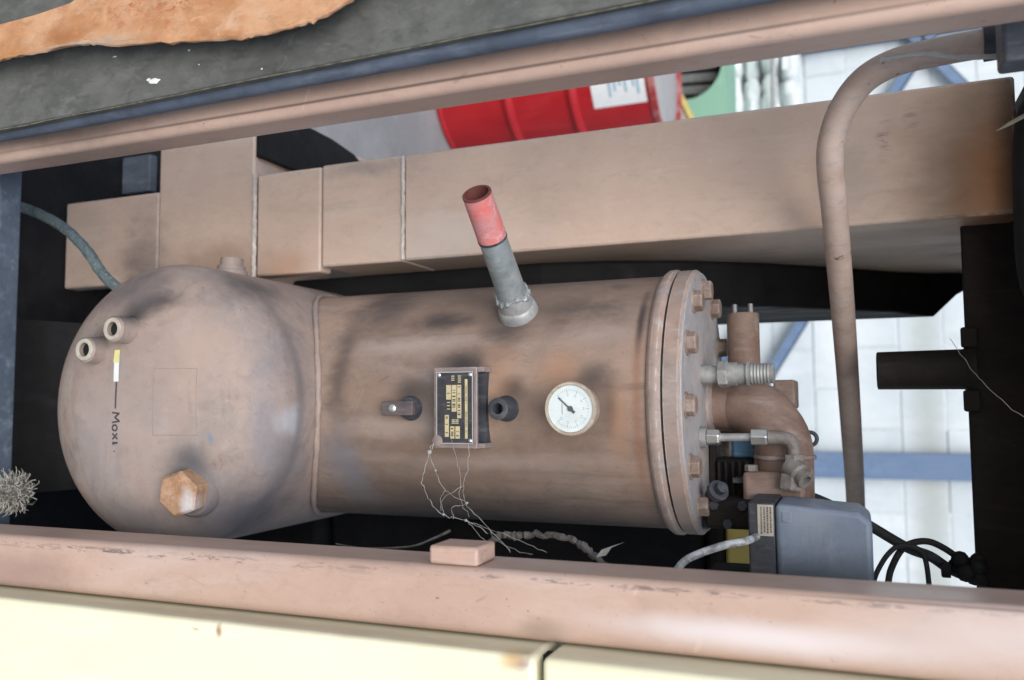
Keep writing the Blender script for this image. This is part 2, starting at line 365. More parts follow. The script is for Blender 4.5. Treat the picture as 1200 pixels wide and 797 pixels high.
def frame(d, up=None):
    d = Vector(d).normalized()
    u = Vector(up) if up else (Vector((0, 0, 1)) if abs(d.z) < .9 else Vector((1, 0, 0)))
    s = d.cross(u).normalized()
    return s, s.cross(d).normalized(), d

def box(bm, lo, hi):
    lo, hi = Vector(lo), Vector(hi)
    r = bmesh.ops.create_cube(bm, size=1)
    for v in r['verts']:
        v.co = Vector([(lo[i] + hi[i]) / 2 + v.co[i] * (hi[i] - lo[i]) for i in range(3)])
    return bm

def boxm(lo, hi):
    return box(bmesh.new(), lo, hi)

def prism(bm, pts, ext):
    """closed outline (3D points) swept by the vector ext"""
    ext = Vector(ext)
    a = [bm.verts.new(p) for p in pts]
    b = [bm.verts.new(Vector(p) + ext) for p in pts]
    n = len(pts)
    bm.faces.new(a); bm.faces.new(b[::-1])
    for i in range(n):
        bm.faces.new((a[i], b[i], b[(i + 1) % n], a[(i + 1) % n]))
    return bm

def lathe(bm, origin, d, prof, n=32, cap=True):
    """profile of (distance along d, radius) turned about the axis"""
    origin = Vector(origin)
    s, u, d = frame(d)
    rings = []
    for h, r in prof:
        if r < 1e-6:
            rings.append([bm.verts.new(origin + d * h)])
        else:
            rings.append([bm.verts.new(origin + d * h + (s * math.cos(2 * math.pi * k / n) + u * math.sin(2 * math.pi * k / n)) * r) for k in range(n)])
    for a, b in zip(rings, rings[1:]):
        for k in range(n):
            k2 = (k + 1) % n
            if len(a) == 1 and len(b) == 1: continue
            if len(a) == 1: bm.faces.new((a[0], b[k], b[k2]))
            elif len(b) == 1: bm.faces.new((a[k], a[k2], b[0]))
            else: bm.faces.new((a[k], a[k2], b[k2], b[k]))
    if cap:
        if len(rings[0]) > 1: bm.faces.new(rings[0][::-1])
        if len(rings[-1]) > 1: bm.faces.new(rings[-1])
    return bm

def smooth_path(pts, k=6):
    P = [Vector(p) for p in pts]
    out = []
    for i in range(len(P) - 1):
        p0 = P[max(i - 1, 0)]; p1 = P[i]; p2 = P[i + 1]; p3 = P[min(i + 2, len(P) - 1)]
        for j in range(k):
            t = j / k
            out.append(.5 * ((2 * p1) + (p2 - p0) * t + (2 * p0 - 5 * p1 + 4 * p2 - p3) * t * t + (3 * p1 - p0 - 3 * p2 + p3) * t ** 3))
    out.append(P[-1])
    return out

def tube(bm, pts, r, n=10, closed=False, jitter=0.0):
    pts = [Vector(p) for p in pts]
    rr = r if isinstance(r, (list, tuple)) else [r] * len(pts)
    rings = []
    ref = None
    m = len(pts)
    for i, p in enumerate(pts):
        if closed: d = pts[(i + 1) % m] - pts[i - 1]
        else: d = pts[min(i + 1, m - 1)] - pts[max(i - 1, 0)]
        d.normalize()
        if ref is None: ref = frame(d)[0]
        ref = (ref - d * ref.dot(d)).normalized()
        u = d.cross(ref)
        rings.append([bm.verts.new(p + (ref * math.cos(2 * math.pi * k / n) + u * math.sin(2 * math.pi * k / n)) * rr[i] * (1 + random.uniform(-jitter, jitter))) for k in range(n)])
    for i in range(m if closed else m - 1):
        a, b = rings[i], rings[(i + 1) % m]
        for k in range(n):
            bm.faces.new((a[k], a[(k + 1) % n], b[(k + 1) % n], b[k]))
    if not closed:
        bm.faces.new(rings[0][::-1]); bm.faces.new(rings[-1])
    return bm

def hexhead(bm, origin, d, af, h, rot=0.0, chamfer=.15):
    origin = Vector(origin)
    s, u, d = frame(d)
    rad = af / math.sqrt(3)
    rows = []
    for hh, rr in ((0, rad), (h * (1 - chamfer), rad), (h, rad * .88)):
        rows.append([bm.verts.new(origin + d * hh + (s * math.cos(rot + k * math.pi / 3) + u * math.sin(rot + k * math.pi / 3)) * rr) for k in range(6)])
    for a, b in zip(rows, rows[1:]):
        for k in range(6): bm.faces.new((a[k], a[(k + 1) % 6], b[(k + 1) % 6], b[k]))
    bm.faces.new(rows[0][::-1]); bm.faces.new(rows[-1])
    return bm

# ------------------------------------------------------------------ ground
g = obj('ground', boxm((-60, -40, -.1), (60, 60, 0)), M_conc, smooth=False)
g['kind'] = 'structure'

# ------------------------------------------------------------------ block wall behind the machine, block by block
WY = 5.0
wall = thing('block_wall', 'white painted concrete block wall standing behind the machine', 'wall', (0, WY + .1, 0))
obj('mortar', boxm((-6.2, WY + .004, 0), (4.2, WY + .2, 3.9)), M_mortar, wall, smooth=False)
bw, bh, jt = .44, .215, .009
blk = {}
def block_mesh(w, var):
    key = (round(w, 3), var)
    if key not in blk:
        bm = boxm((-w / 2, 0, -bh / 2 + jt / 2), (w / 2, .1, bh / 2 - jt / 2))
        bmesh.ops.bevel(bm, geom=bm.edges[:], offset=.003, segments=1, affect='EDGES')
        rnd = random.Random(var)
        for v in bm.verts:
            v.co.x += rnd.uniform(-.002, .002); v.co.z += rnd.uniform(-.002, .002); v.co.y += rnd.uniform(-.0025, .0025)
        me = bpy.data.meshes.new('block'); bm.to_mesh(me); bm.free()
        me.materials.append(M_block)
        blk[key] = me
    return blk[key]
def block(x, z, w):
    o = bpy.data.objects.new('block', block_mesh(w, random.randrange(5)))
    C.objects.link(o); o.parent = wall
    o.location = Vector((x, WY + random.uniform(-.004, .003), z)) - wall.location
rest = bmesh.new()
for r_ in range(18):
    z = bh * (r_ + .5)
    x0 = -6.0 + (bw / 2 if r_ % 2 else 0)
    for c_ in range(22):
        x = x0 + c_ * bw
        seen = (-2.7 < x < 1.5) and .3 < z < 2.6
        if seen: block(x, z, bw - jt)
        else: box(rest, (x - bw / 2 + jt / 2, WY, z - bh / 2 + jt / 2), (x + bw / 2 - jt / 2, WY + .1, z + bh / 2 - jt / 2))
ro = obj('outer_blocks', rest, M_block, wall, smooth=False)
ro['kind'] = 'stuff'

# blue steel framing against the wall
bf = thing('steel_framing', 'blue painted steel post and braces standing against the white block wall', 'framing', (.347, 4.93, 0))
bm = boxm((.28, 4.885, 0), (.415, 4.895, 3.6)); box(bm, (.28, 4.895, 0), (.29, 4.985, 3.6)); box(bm, (.405, 4.895, 0), (.415, 4.985, 3.6))
obj('post', bm, M_blue, bf, smooth=False)
bm = boxm((-2.08, 4.885, 0), (-1.95, 4.895, 3.6)); box(bm, (-2.08, 4.895, 0), (-2.07, 4.985, 3.6)); box(bm, (-1.96, 4.895, 0), (-1.95, 4.985, 3.6))
obj('post', bm, M_blue, bf, smooth=False)
def brace(p, q, w=.055):
    p, q = Vector(p), Vector(q)
    d = (q - p).normalized(); s = Vector((0, 1, 0)).cross(d).normalized() * w / 2
    bm = prism(bmesh.new(), [p - s, p + s, q + s, q - s], (0, .008, 0))
    prism(bm, [p - s, p - s * .8, q - s * .8, q - s], (0, .05, 0))
    obj('brace', bm, M_blue, bf, smooth=False)
brace((-1.955, 4.925, 1.955), (.285, 4.925, .46))
brace((-1.955, 4.925, 1.845), (.285, 4.925, 3.5))
brace((-1.0, 4.90, 1.60), (.285, 4.90, .80))
b = bf.children[-1]

# red drum
dr = thing('oil_drum', 'red steel drum with a pale printed label beyond the tan duct', 'drum', (-1.30, 3.20, 0))
rd = .288
prof = [(0.0, rd - .012), (.004, rd + .006), (.014, rd + .006), (.022, rd)]
for zc_ in (.2975, .5545):
    prof += [(zc_ - .022, rd), (zc_ - .012, rd + .010), (zc_, rd + .014), (zc_ + .012, rd + .010), (zc_ + .022, rd)]
prof += [(.846, rd)]
obj('body', lathe(bmesh.new(), (-1.30, 3.20, .002), (0, 0, 1), prof, 72, cap=False), M_drum, dr)
obj('drum_top', lathe(bmesh.new(), (-1.30, 3.20, .850), (0, 0, 1), [(0, rd - .002), (.004, rd - .012), (.004, 0)], 72), aged('pale_drum_top', (.40, .36, .33), (.36, .36, .36), scale=6, off=94, mott=.2), dr)
obj('rim', lathe(bmesh.new(), (-1.30, 3.20, 0), (0, 0, 1), [(.846, rd - .01), (.846, rd + .007), (.868, rd + .007), (.872, rd + .002), (.868, rd - .008), (.85, rd - .01)], 72, cap=False), aged('drum_rim', (.30, .03, .03), (.36, .16, .14), scale=20, off=70), dr)
bm = bmesh.new()
ang0, ang1, n_ = R(-15), R(47), 10
a_, b_ = [], []
for i in range(n_ + 1):
    t_ = ang0 + (ang1 - ang0) * i / n_
    p_ = Vector((-1.30 + (rd + .0015) * math.sin(t_), 3.20 - (rd + .0015) * math.cos(t_), 0))
    a_.append(bm.verts.new(p_ + Vector((0, 0, .635)))); b_.append(bm.verts.new(p_ + Vector((0, 0, .835))))
for i in range(n_): bm.faces.new((a_[i], a_[i + 1], b_[i + 1], b_[i]))
lab = obj('label_sheet', bm, M_white, dr)
for zz in (.70, .72, .74, .76, .79, .805):
    bm = bmesh.new()
    t0_, t1_ = R(14), R(random.uniform(30, 42))
    pa, pb = [], []
    for i in range(6):
        t_ = t0_ + (t1_ - t0_) * i / 5
        p_ = Vector((-1.30 + (rd + .003) * math.sin(t_), 3.20 - (rd + .003) * math.cos(t_), zz))
        pa.append(bm.verts.new(p_)); pb.append(bm.verts.new(p_ + Vector((0, 0, .009))))
    for i in range(5): bm.faces.new((pa[i], pa[i + 1], pb[i + 1], pb[i]))
    obj('print_line', bm, plain('label_print', (.30, .45, .55), .6), lab)

# board with yellow edge, green cabinet with round opening, wrapped bundle, thin post (between drum and wall)
bd = thing('leaning_board', 'pale board with a yellow edge strip behind the red drum', 'board', (-1.45, 3.62, 0))
obj('panel', prism(bmesh.new(), [(-1.75, 3.60, 0), (-1.10, 3.60, 0), (-1.10, 3.60, .925), (-1.75, 3.60, .645)], (0, .03, 0)), M_wood, bd, smooth=False, bevel=.003)
obj('edge_strip', prism(bmesh.new(), [(-1.75, 3.588, .646), (-1.10, 3.588, .926), (-1.10, 3.588, .948), (-1.75, 3.588, .668)], (0, .05, 0)), M_yellow, bd, smooth=False)
gc = thing('cabinet', 'green sheet metal cabinet with a round dark opening before the white wall', 'cabinet', (-1.45, 4.2, 0))
bm = bmesh.new()
cx_, cz_, cr_ = -1.60, .80, .17
outer = [(-2.0, .0), (-1.1, .0), (-1.1, .985), (-2.0, .985)]
N_ = 40
ring = [(cx_ + cr_ * math.cos(2 * math.pi * k / N_), cz_ + cr_ * math.sin(2 * math.pi * k / N_)) for k in range(N_)]
def edgept(k):
    t_ = 2 * math.pi * k / N_; dx, dz = math.cos(t_), math.sin(t_)
    s_ = min(((-1.1 - cx_) / dx) if dx > 1e-6 else 9, ((-2.0 - cx_) / dx) if dx < -1e-6 else 9, ((.985 - cz_) / dz) if dz > 1e-6 else 9, ((0 - cz_) / dz) if dz < -1e-6 else 9)
    return (cx_ + dx * s_, cz_ + dz * s_)
va = [bm.verts.new((x, 4.0, z)) for x, z in ring]; vb = [bm.verts.new((edgept(k)[0], 4.0, edgept(k)[1])) for k in range(N_)]
vc = [bm.verts.new((x, 4.03, z)) for x, z in ring]; vd = [bm.verts.new((edgept(k)[0], 4.4, edgept(k)[1])) for k in range(N_)]
for k in range(N_):
    k2 = (k + 1) % N_
    bm.faces.new((va[k], va[k2], vb[k2], vb[k])); bm.faces.new((va[k], vc[k], vc[k2], va[k2])); bm.faces.new((vb[k], vb[k2], vd[k2], vd[k]))
obj('shell', bm, M_green, gc, smooth=False)
obj('interior', boxm((-1.98, 4.2, .02), (-1.12, 4.36, .96)), M_black, gc, smooth=False)
for k in range(5):
    x = -1.72 + .06 * k
    obj('fan_blade', prism(bmesh.new(), [(x, 4.09, .66), (x + .03, 4.12, .66), (x + .05, 4.12, .93), (x + .02, 4.09, .93)], (0, .004, 0)), M_zinc, gc, smooth=False)
rnd = random.Random(3)
for k in range(14):
    zb = .0 + k * .092
    for sx in (-1.78, -1.53, -1.28):
        bm = bmesh.new()
        bmesh.ops.create_uvsphere(bm, u_segments=20, v_segments=12, radius=1)
        ph = rnd.uniform(0, 6)
        cx2 = sx + rnd.uniform(-.02, .02)
        for v in bm.verts:
            q = v.co.copy()
            w_ = 1 + .10 * math.sin(5 * q.x + ph) + .07 * math.sin(9 * q.y + 2 * ph) + rnd.uniform(-.05, .05)
            v.co = Vector((cx2 + math.copysign(abs(q.x) ** .7, q.x) * .135 * w_, 4.56 + math.copysign(abs(q.y) ** .7, q.y) * .17 * w_, zb + .048 + math.copysign(abs(q.z) ** .8, q.z) * .05 * w_))
        tag(obj('wrapped_sack', bm, M_film), 'white plastic wrapped sack piled between the green cabinet and the wall', 'sack', 'wrapped sacks piled by the wall')
tp = obj('thin_post', tube(bmesh.new(), [(-1.50, 4.33, 1.0), (-1.50, 4.33, 1.0)], .012), M_zinc) if False else None
st = thing('scaffold_tube', 'thin grey steel tube in front of the wrapped sacks', 'tube', (-1.5, 4.33, 1.14))
obj('shaft', tube(bmesh.new(), [(-2.2, 4.33, 1.185), (-1.0, 4.33, 1.165)], .013, 12), M_zinc, st)
for x in (-2.17, -1.03):
    obj('foot', tube(bmesh.new(), [(x, 4.33, 0), (x, 4.33, 1.165)], .013, 12), M_zinc, st)

# ------------------------------------------------------------------ machine frame
fr = thing('machine_frame', 'welded steel machine frame with tan rails round the opening and a sooty cross beam', 'frame', (0, 1.2, 0))
def rail(lo, hi, mat, name='rail', bev=.009):
    o = obj(name, boxm(lo, hi), mat, fr, bevel=bev, seg=4)
    return o
rr_ = rail((.157, .75, 0.0), (.2195, .826, 2.1), M_rail); rr_['label'] = 'tan rail running beside the cream panels'
rl_ = rail((-.372, .75, 0.0), (-.311, .800, 2.1), M_rail); rl_['label'] = 'tan rail running beside the dark lined door'
rail((-.60, .8435, .315), (.60, .88, .373), M_sill, 'sill', .004)
obj('deck', boxm((-.74, .895, .10), (.75, 1.7, .14)), M_black, fr, smooth=False)
for x in (-.6, .6):
    obj('skid', boxm((x - .05, .9, 0), (x + .05, 1.69, .10)), M_black, fr, smooth=False)
obj('roof_plate', boxm((-.42, 1.04, 1.725), (.75, 1.80, 1.745)), M_black, fr, smooth=False)
obj('rear_panel', boxm((-.42, 1.6905, .1405), (.52, 1.6995, 1.25)), M_black, fr, smooth=False)
obj('header', boxm((-.60, .87, 1.725), (.75, .93, 1.765)), M_black, fr, smooth=False)
bm = boxm((-.26, 1.21, 1.632), (.72, 1.223, 1.722)); box(bm, (-.26, 1.223, 1.655), (.72, 1.30, 1.668)); box(bm, (-.26, 1.18, 1.71), (.72, 1.21, 1.722))
obj('cross_beam', bm, M_brown, fr, smooth=False, bevel=.003)
for x in (.45, .72):
    obj('corner_post', boxm((x - .03, .86, .14), (x + .03, .93, 1.722)), M_black, fr, smooth=False)
obj('rear_post', boxm((.66, 1.62, .14), (.74, 1.69, 1.722)), M_black, fr, smooth=False)
obj('rear_post', boxm((-.50, 1.62, .14), (-.44, 1.69, .30)), M_black, fr, smooth=False)
bm = lathe(bmesh.new(), (-.0375, 1.215, 1.64), (0, 0, -1), [(0, .030), (.006, .030), (.012, .0255), (.112, .0245), (.113, .021), (.10, .021), (.10, 0)], 32, cap=False)
obj('stub_pipe', bm, M_brown, fr)
for xa, xb in ((-.090, -.064), (-.011, .016)):
    obj('lug', boxm((xa, 1.20, 1.6255), (xb, 1.2095, 1.645)), M_brown, fr, smooth=False, bevel=.003)
obj('bracket', boxm((-.499, 1.28, .1405), (-.424, 1.30, .214)), aged('grey_bracket', (.10, .12, .15), scale=20, off=72), fr, smooth=False, bevel=.003)
obj('hook_block', boxm((-.365, .885, 1.638), (-.312, .925, 1.665)), aged('grey_hook', (.10, .11, .13), scale=30, off=74), fr, bevel=.004)
obj('hook_stem', boxm((-.35, .895, 1.665), (-.33, .915, 1.7245)), M_black, fr, bevel=.003)
# small tan stop welded on the rail
bm = boxm((.1385, .755, 1.108), (.1565, .80, 1.160))
so = obj('stop_block', bm, aged('stop_paint', (.50, .33, .255), (.46, .32, .26), amt=.5, dust_amt=.4, scale=40, off=76), fr, bevel=.003)

# cream panels
def cream(z0, z1, label):
    t_ = thing('door_panel', label, 'panel', (.46, .72, z0))
    obj('skin', boxm((.2215, .713, z0), (.78, .80, z1)), M_cream, t_, bevel=.006, seg=4)
    return t_
cream(.02, 1.2325, 'cream painted sheet panel with a chipped rusty corner beside the tan rail')
cream(1.2395, 2.1, 'clean cream painted sheet panel meeting the rusty cornered one at a seam')
obj('seam_strip', boxm((.2255, .735, 1.2326), (.70, .750, 1.2394)), M_black, fr, smooth=False)

# door leaf with greasy lining
dl = thing('lined_door', 'open door leaf lined with greasy dark grey sheet and a blue grey seal', 'door', (-.6, .71, .02))
pts = [(-.52, .700, .02), (-.3275, .700, .02), (-.3310, .700, .562), (-.3430, .700, 1.343), (-.353, .700, 2.0), (-.52, .700, 2.0)]
obj('lining', prism(bmesh.new(), pts, (0, .02, 0)), M_foam, dl, smooth=False, bevel=.002)
ep = [Vector((-.3270, .702, .02)), Vector((-.3303, .702, .562)), Vector((-.3423, .702, 1.343)), Vector((-.3523, .702, 2.0))]
eps = []
for p, q in zip(ep, ep[1:]):
    for j in range(20):
        eps.append(p.lerp(q, j / 20) + Vector((random.uniform(-.0006, .0006), random.uniform(-.0004, .0004), 0)))
obj('edge_trim', tube(bmesh.new(), eps, .0008, 6), M_edge, dl)
gp = [Vector((-.3290, .722, .02)), Vector((-.3340, .722, .562)), Vector((-.3426, .722, 1.343)), Vector((-.350, .722, 2.0))]
obj('seal', tube(bmesh.new(), gp, [.0085, .0088, .0113, .0125], 18), M_gasket, dl)

# torn rusty sheet on the door
ed = [(-.401, .50), (-.402, .570), (-.401, .598), (-.400, .639), (-.3985, .705), (-.396, .737), (-.390, .768), (-.379, .851), (-.3685, .93), (-.367, .960), (-.3685, 1.001), (-.372, 1.030), (-.382, 1.064), (-.395, 1.09), (-.44, 1.14)]
up = [(-.52, 1.12), (-.50, .90), (-.453, .716), (-.448, .703), (-.444, .650), (-.443, .596), (-.442, .50)]
sm = smooth_path([(x, .672, z) for x, z in ed], 6)
pts = [p + Vector((random.uniform(-.0009, .0009), 0, 0)) for p in sm] + [Vector((x, .672, z)) for x, z in up]
bm = prism(bmesh.new(), pts, (0, .006, 0))
rs = obj('rusty_sheet', bm, M_rsheet, smooth=False, bevel=.0015)
obj('curled_edge', tube(bmesh.new(), [p + Vector((.0004, -.0012 + .0012 * math.sin(i * .21), 0)) for i, p in enumerate(pts[:len(sm)])], [.0028 * random.uniform(.6, 1.3) for _ in sm], 8, jitter=.2), M_rsheet, rs)
tag(rs, 'torn orange rusty metal sheet lying over the dark door lining', 'sheet')
for k, (x, z) in enumerate(((-.43, .75), (-.43, .98))):
    pass
# paint splashes on the lining
for (x_, z_, rx_, rz_) in ((-.3535, .800, .0034, .0075), (-.3560, .792, .0016, .003), (-.3800, .848, .0012, .0015), (-.3445, .944, .0008, .0012), (-.3900, .742, .0008, .003), (-.362, .862, .0006, .0012)):
    bm = bmesh.new()
    bmesh.ops.create_icosphere(bm, subdivisions=2, radius=1)
    for v in bm.verts:
        v.co = Vector((x_ + v.co.x * rx_ * random.uniform(.5, 1.3), .6995 + v.co.y * .0007, z_ + v.co.z * rz_ * random.uniform(.5, 1.3)))
    obj('paint_splash', bm, M_white, dl)

# ------------------------------------------------------------------ air duct
du = thing('air_duct', 'long tan sheet metal box duct in joined sections behind the tank', 'duct', (-.30, 1.4, .14))
def duct(z0, z1, x0=-.3865, x1=-.2195, y0=1.15, y1=1.68, name='section'):
    return obj(name, boxm((x0, y0, z0), (x1, y1, z1)), M_duct, du, bevel=.004, seg=2)
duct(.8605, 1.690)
duct(.7085, .8585, -.3865, -.2195, 1.1502, 1.68)
duct(.5790, .7060, -.3850, -.2125, 1.1515, 1.185)
duct(.3675, .5740, -.505, -.208, 1.1495, 1.52, 'branch')
pad = [(-.4155, 1.152, .5745), (-.503, 1.152, .5745), (-.508, 1.25, .5745), (-.507, 1.36, .5745), (-.498, 1.44, .5745), (-.475, 1.49, .5745), (-.4155, 1.50, .5745)]
obj('rubber_pad', prism(bmesh.new(), pad, (0, 0, .012)), M_black, du, smooth=False, bevel=.003)
duct(.1410, .3655, -.3775, -.2165, 1.152, 1.185)
bm = bmesh.new()
for (xa, xb, z) in ((-.384, -.221, .8585),):
    tube(bm, [Vector((xa + (xb - xa) * j / 40, 1.1495, z + random.uniform(-.0008, .0008))) for j in range(41)], .0032, 8, jitter=.15)
obj('sealant_bead', bm, aged('sealant', (.58, .52, .46), scale=60, off=78), du)
bm = tube(bmesh.new(), [Vector((-.385 + .177 * j / 40, 1.1485, .5767 + random.uniform(-.001, .001))) for j in range(41)], .0038, 8, jitter=.2)
obj('sealant_bead', bm, MATS['sealant'], du)

# black housing behind the tank
hp = [(-.2185, y, z) for y, z in ((1.25, .58), (1.25, 1.05), (1.272, 1.15), (1.315, 1.25), (1.40, 1.37), (1.50, 1.48), (1.60, 1.575), (1.64, 1.63), (1.655, 1.67), (1.66, 1.7235), (1.68, 1.7235), (1.68, .58))]
bm = prism(bmesh.new(), hp, (.0705, 0, 0))
for v in bm.verts:
    if v.co.x > -.16 and v.co.z > 1.635: v.co.x -= min(.06, (v.co.z - 1.63) * .77)
hs = obj('side_housing', bm, M_black, smooth=False, bevel=.006)
tag(hs, 'black housing fixed along the side of the tan duct', 'housing')
eb = thing('engine_block', 'soot black engine block standing behind the tank', 'engine', (.1, 1.5, .14))
obj('crankcase', boxm((-.21, 1.36, .1405), (.52, 1.66, .57)), M_black, eb, bevel=.02)
obj('cylinder_head', boxm((-.13, 1.38, .572), (.52, 1.66, 1.262)), M_black, eb, bevel=.015)
obj('valve_cover', boxm((.02, 1.42, 1.264), (.46, 1.60, 1.295)), M_brown, eb, bevel=.01)
obj('grey_strut', boxm((-.227, 1.30, .5705), (-.186, 1.33, .72)), M_dark, eb, bevel=.003)
yb = obj('filter_box', boxm((.198, 1.425, 1.297), (.30, 1.55, 1.350)), M_yellow, bevel=.006)
tag(yb, 'dull yellow box sitting on the black engine behind the bolted lid', 'box')

# ------------------------------------------------------------------ pressure tank
XC, YC, RT = .0, 1.15, .168
ZS, YS, RS, HD = .624, .93, .196, .09
tk = thing('separator_tank', 'dusty tan steel pressure tank with bolted lid, gauge and bulging end', 'tank', (0, 1.15, .14))
def dome_y(x, z):
    u = min(1, math.hypot(x, z - ZS) / RS)
    return YS - HD * math.sqrt(max(0, 1 - u ** 2.3))
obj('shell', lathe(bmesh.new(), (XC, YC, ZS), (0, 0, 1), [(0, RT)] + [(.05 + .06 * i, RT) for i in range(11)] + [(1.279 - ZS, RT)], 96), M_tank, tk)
prof = []
for i in range(25):
    t_ = math.pi / 2 * i / 24
    prof.append((-HD * math.cos(t_), RS * math.sin(t_) ** (2 / 2.3)))
prof += [(.10, RS), (.20, RS), (.30, RS), (.40, RS), (.44, RS), (.46, RS * .9), (.50, RS * .6), (.52, 0)]
sump = obj('sump', lathe(bmesh.new(), (0, YS, ZS), (0, 1, 0), prof, 96, cap=False), M_sump, tk, angle=60)
# weld beads
pts = []
for k in range(120):
    f_ = 2 * math.pi * k / 120
    x = RT * math.sin(f_); y = YC - RT * math.cos(f_)
    pts.append(Vector((x * 1.012, YC + (y - YC) * 1.012, ZS + math.sqrt(max(0, RS * RS - x * x)) + .003)))
obj('weld_bead', tube(bmesh.new(), pts, .0042, 8, closed=True, jitter=.25), M_sump, tk, angle=80)
# legs under the sump
for y in (.97, 1.30):
    obj('foot', prism(bmesh.new(), [(-.15, y, .1405), (.15, y, .1405), (.12, y, .47), (-.12, y, .47)], (0, .02, 0)), M_black, tk, smooth=False)
# neck ring, gasket and lid
obj('neck_ring', lathe(bmesh.new(), (0, YC, 1.2725), (0, 0, 1), [(0, RT + .0005), (.002, RT + .004), (.007, RT + .0075), (.014, RT + .0075), (.0185, RT + .004), (.0185, .1)], 96), M_flange, tk, angle=50)
obj('seal_ring', lathe(bmesh.new(), (0, YC, 1.291), (0, 0, 1), [(0, RT + .001), (.0032, RT + .001)], 96), M_dark, tk)
lid = obj('lid', lathe(bmesh.new(), (0, YC, 1.2942), (0, 0, 1), [(0, RT + .006), (.0165, RT + .006), (.0195, RT + .003), (.0198, 0)], 96), M_flange, tk, angle=30)
obj('lid_face', lathe(bmesh.new(), (0, YC, 1.3138), (0, 0, 1), [(0, RT + .0025), (.0016, RT + .002), (.0017, 0)], 96), M_lid, lid)
me_b = None
NB = 12
for k in range(NB):
    a_ = 2 * math.pi * (k + .06) / NB
    px_, py_ = .147 * math.sin(a_), YC - .147 * math.cos(a_)
    bm = hexhead(bmesh.new(), (px_, py_, 1.3158), (0, 0, 1), .0235, .0125, random.uniform(0, 1))
    bb = obj('bolt', bm, M_bolt, lid, smooth=False, bevel=.0008)
    obj('washer', lathe(bmesh.new(), (px_, py_, 1.3155), (0, 0, 1), [(0, .0155), (.002, .0155), (.002, 0)], 20), M_bolt, bb)

# red tipped relief pipe
th = R(44)
rdv = Vector((-math.sin(th), -math.cos(th), 0))
rb = Vector((0, YC, 1.097)) + rdv * (RT - .004)
rp = obj('relief_pipe', lathe(bmesh.new(), rb, rdv, [(.018, .0195), (.035, .0190), (.06, .0185), (.10, .0178), (.122, .0175), (.124, .0165), (.124, 0)], 36), M_galv, tk, angle=40)
obj('socket', lathe(bmesh.new(), rb, rdv, [(0, .0265), (.008, .0262), (.014, .025), (.016, .0235), (.0165, .0225), (.032, .0222), (.036, .021), (.036, .017)], 36), M_zinc, rp, angle=30)
s_, u_, _ = frame(rdv)
rg = []
for k in range(44):
    a_ = 2 * math.pi * k / 44
    rg.append(rb + rdv * (.0335 + .003 * math.sin(3 * a_) + random.uniform(-.0022, .0022)) + (s_ * math.cos(a_) + u_ * math.sin(a_)) * .0205)
bm = tube(bmesh.new(), rg, [random.uniform(.0016, .0046) for _ in rg], 8, closed=True, jitter=.3)
obj('weld_spatter', bm, M_galv, rp)
obj('joint_ring', lathe(bmesh.new(), rb, rdv, [(.1215, .0176), (.1218, .0186), (.1245, .0186), (.1248, .0176)], 36), M_dark, rp)
obj('red_sleeve', lathe(bmesh.new(), rb, rdv, [(.1248, .0182), (.150, .0180), (.186, .0176), (.1866, .0168), (.160, .0152), (.130, .0150), (.130, 0)], 36, cap=False), M_red, rp, angle=40)
obj('lip', lathe(bmesh.new(), rb, rdv, [(.1855, .0179), (.1876, .0177), (.1876, .0149), (.150, .0149), (.150, 0)], 36, cap=False), M_redlip, rp)

# nozzles and plugs of the sump
for (x, z, y0) in ((-.098, .617, .823), (-.073, .566, .826)):
    yb_ = dome_y(x, z)
    nz = obj('nozzle', lathe(bmesh.new(), (x, yb_ + .012, z), (0, -1, 0), [(0, .0215), (.006, .0205), (.012, .0180), (yb_ + .012 - y0 - .002, .0170), (yb_ + .012 - y0, .0150), (yb_ + .012 - y0, .0092), (.002, .0088), (.002, 0)], 36, cap=False), M_sump, sump, angle=40)
for nz, (x, z, y0) in zip([o for o in sump.children if o.name.startswith('nozzle')], ((-.098, .617, .823), (-.073, .566, .826))):
    obj('nozzle_rim', lathe(bmesh.new(), (x, y0 - .0002, z), (0, -1, 0), [(0, .0148), (.0012, .0140), (.0012, .0096), (0, .0090)], 32, cap=False), M_rim, sump)
    obj('nozzle_bore', lathe(bmesh.new(), (x, y0 + .006, z), (0, -1, 0), [(0, .0089), (.0004, .0088), (.0004, 0)], 24), M_black, sump)
bm = hexhead(bmesh.new(), (.108, .872, .709), (.10, -1, .10), .052, .034, R(12), .12)
obj('drain_plug', bm, M_rust, sump, smooth=False, bevel=.0016)
obj('plug_collar', lathe(bmesh.new(), (.108, .880, .709), (.10, -1, .10), [(0, .036), (.010, .035), (.016, .031), (.016, 0)], 36), M_sump, sump, angle=40)
obj('filler_plug', lathe(bmesh.new(), (-.180, 1.0, .655), (-1, 0, .05), [(0, .024), (.016, .023), (.017, .020), (.022, .020), (.022, .0165), (.034, .016), (.0345, 0)], 24), M_sump, sump, angle=30)

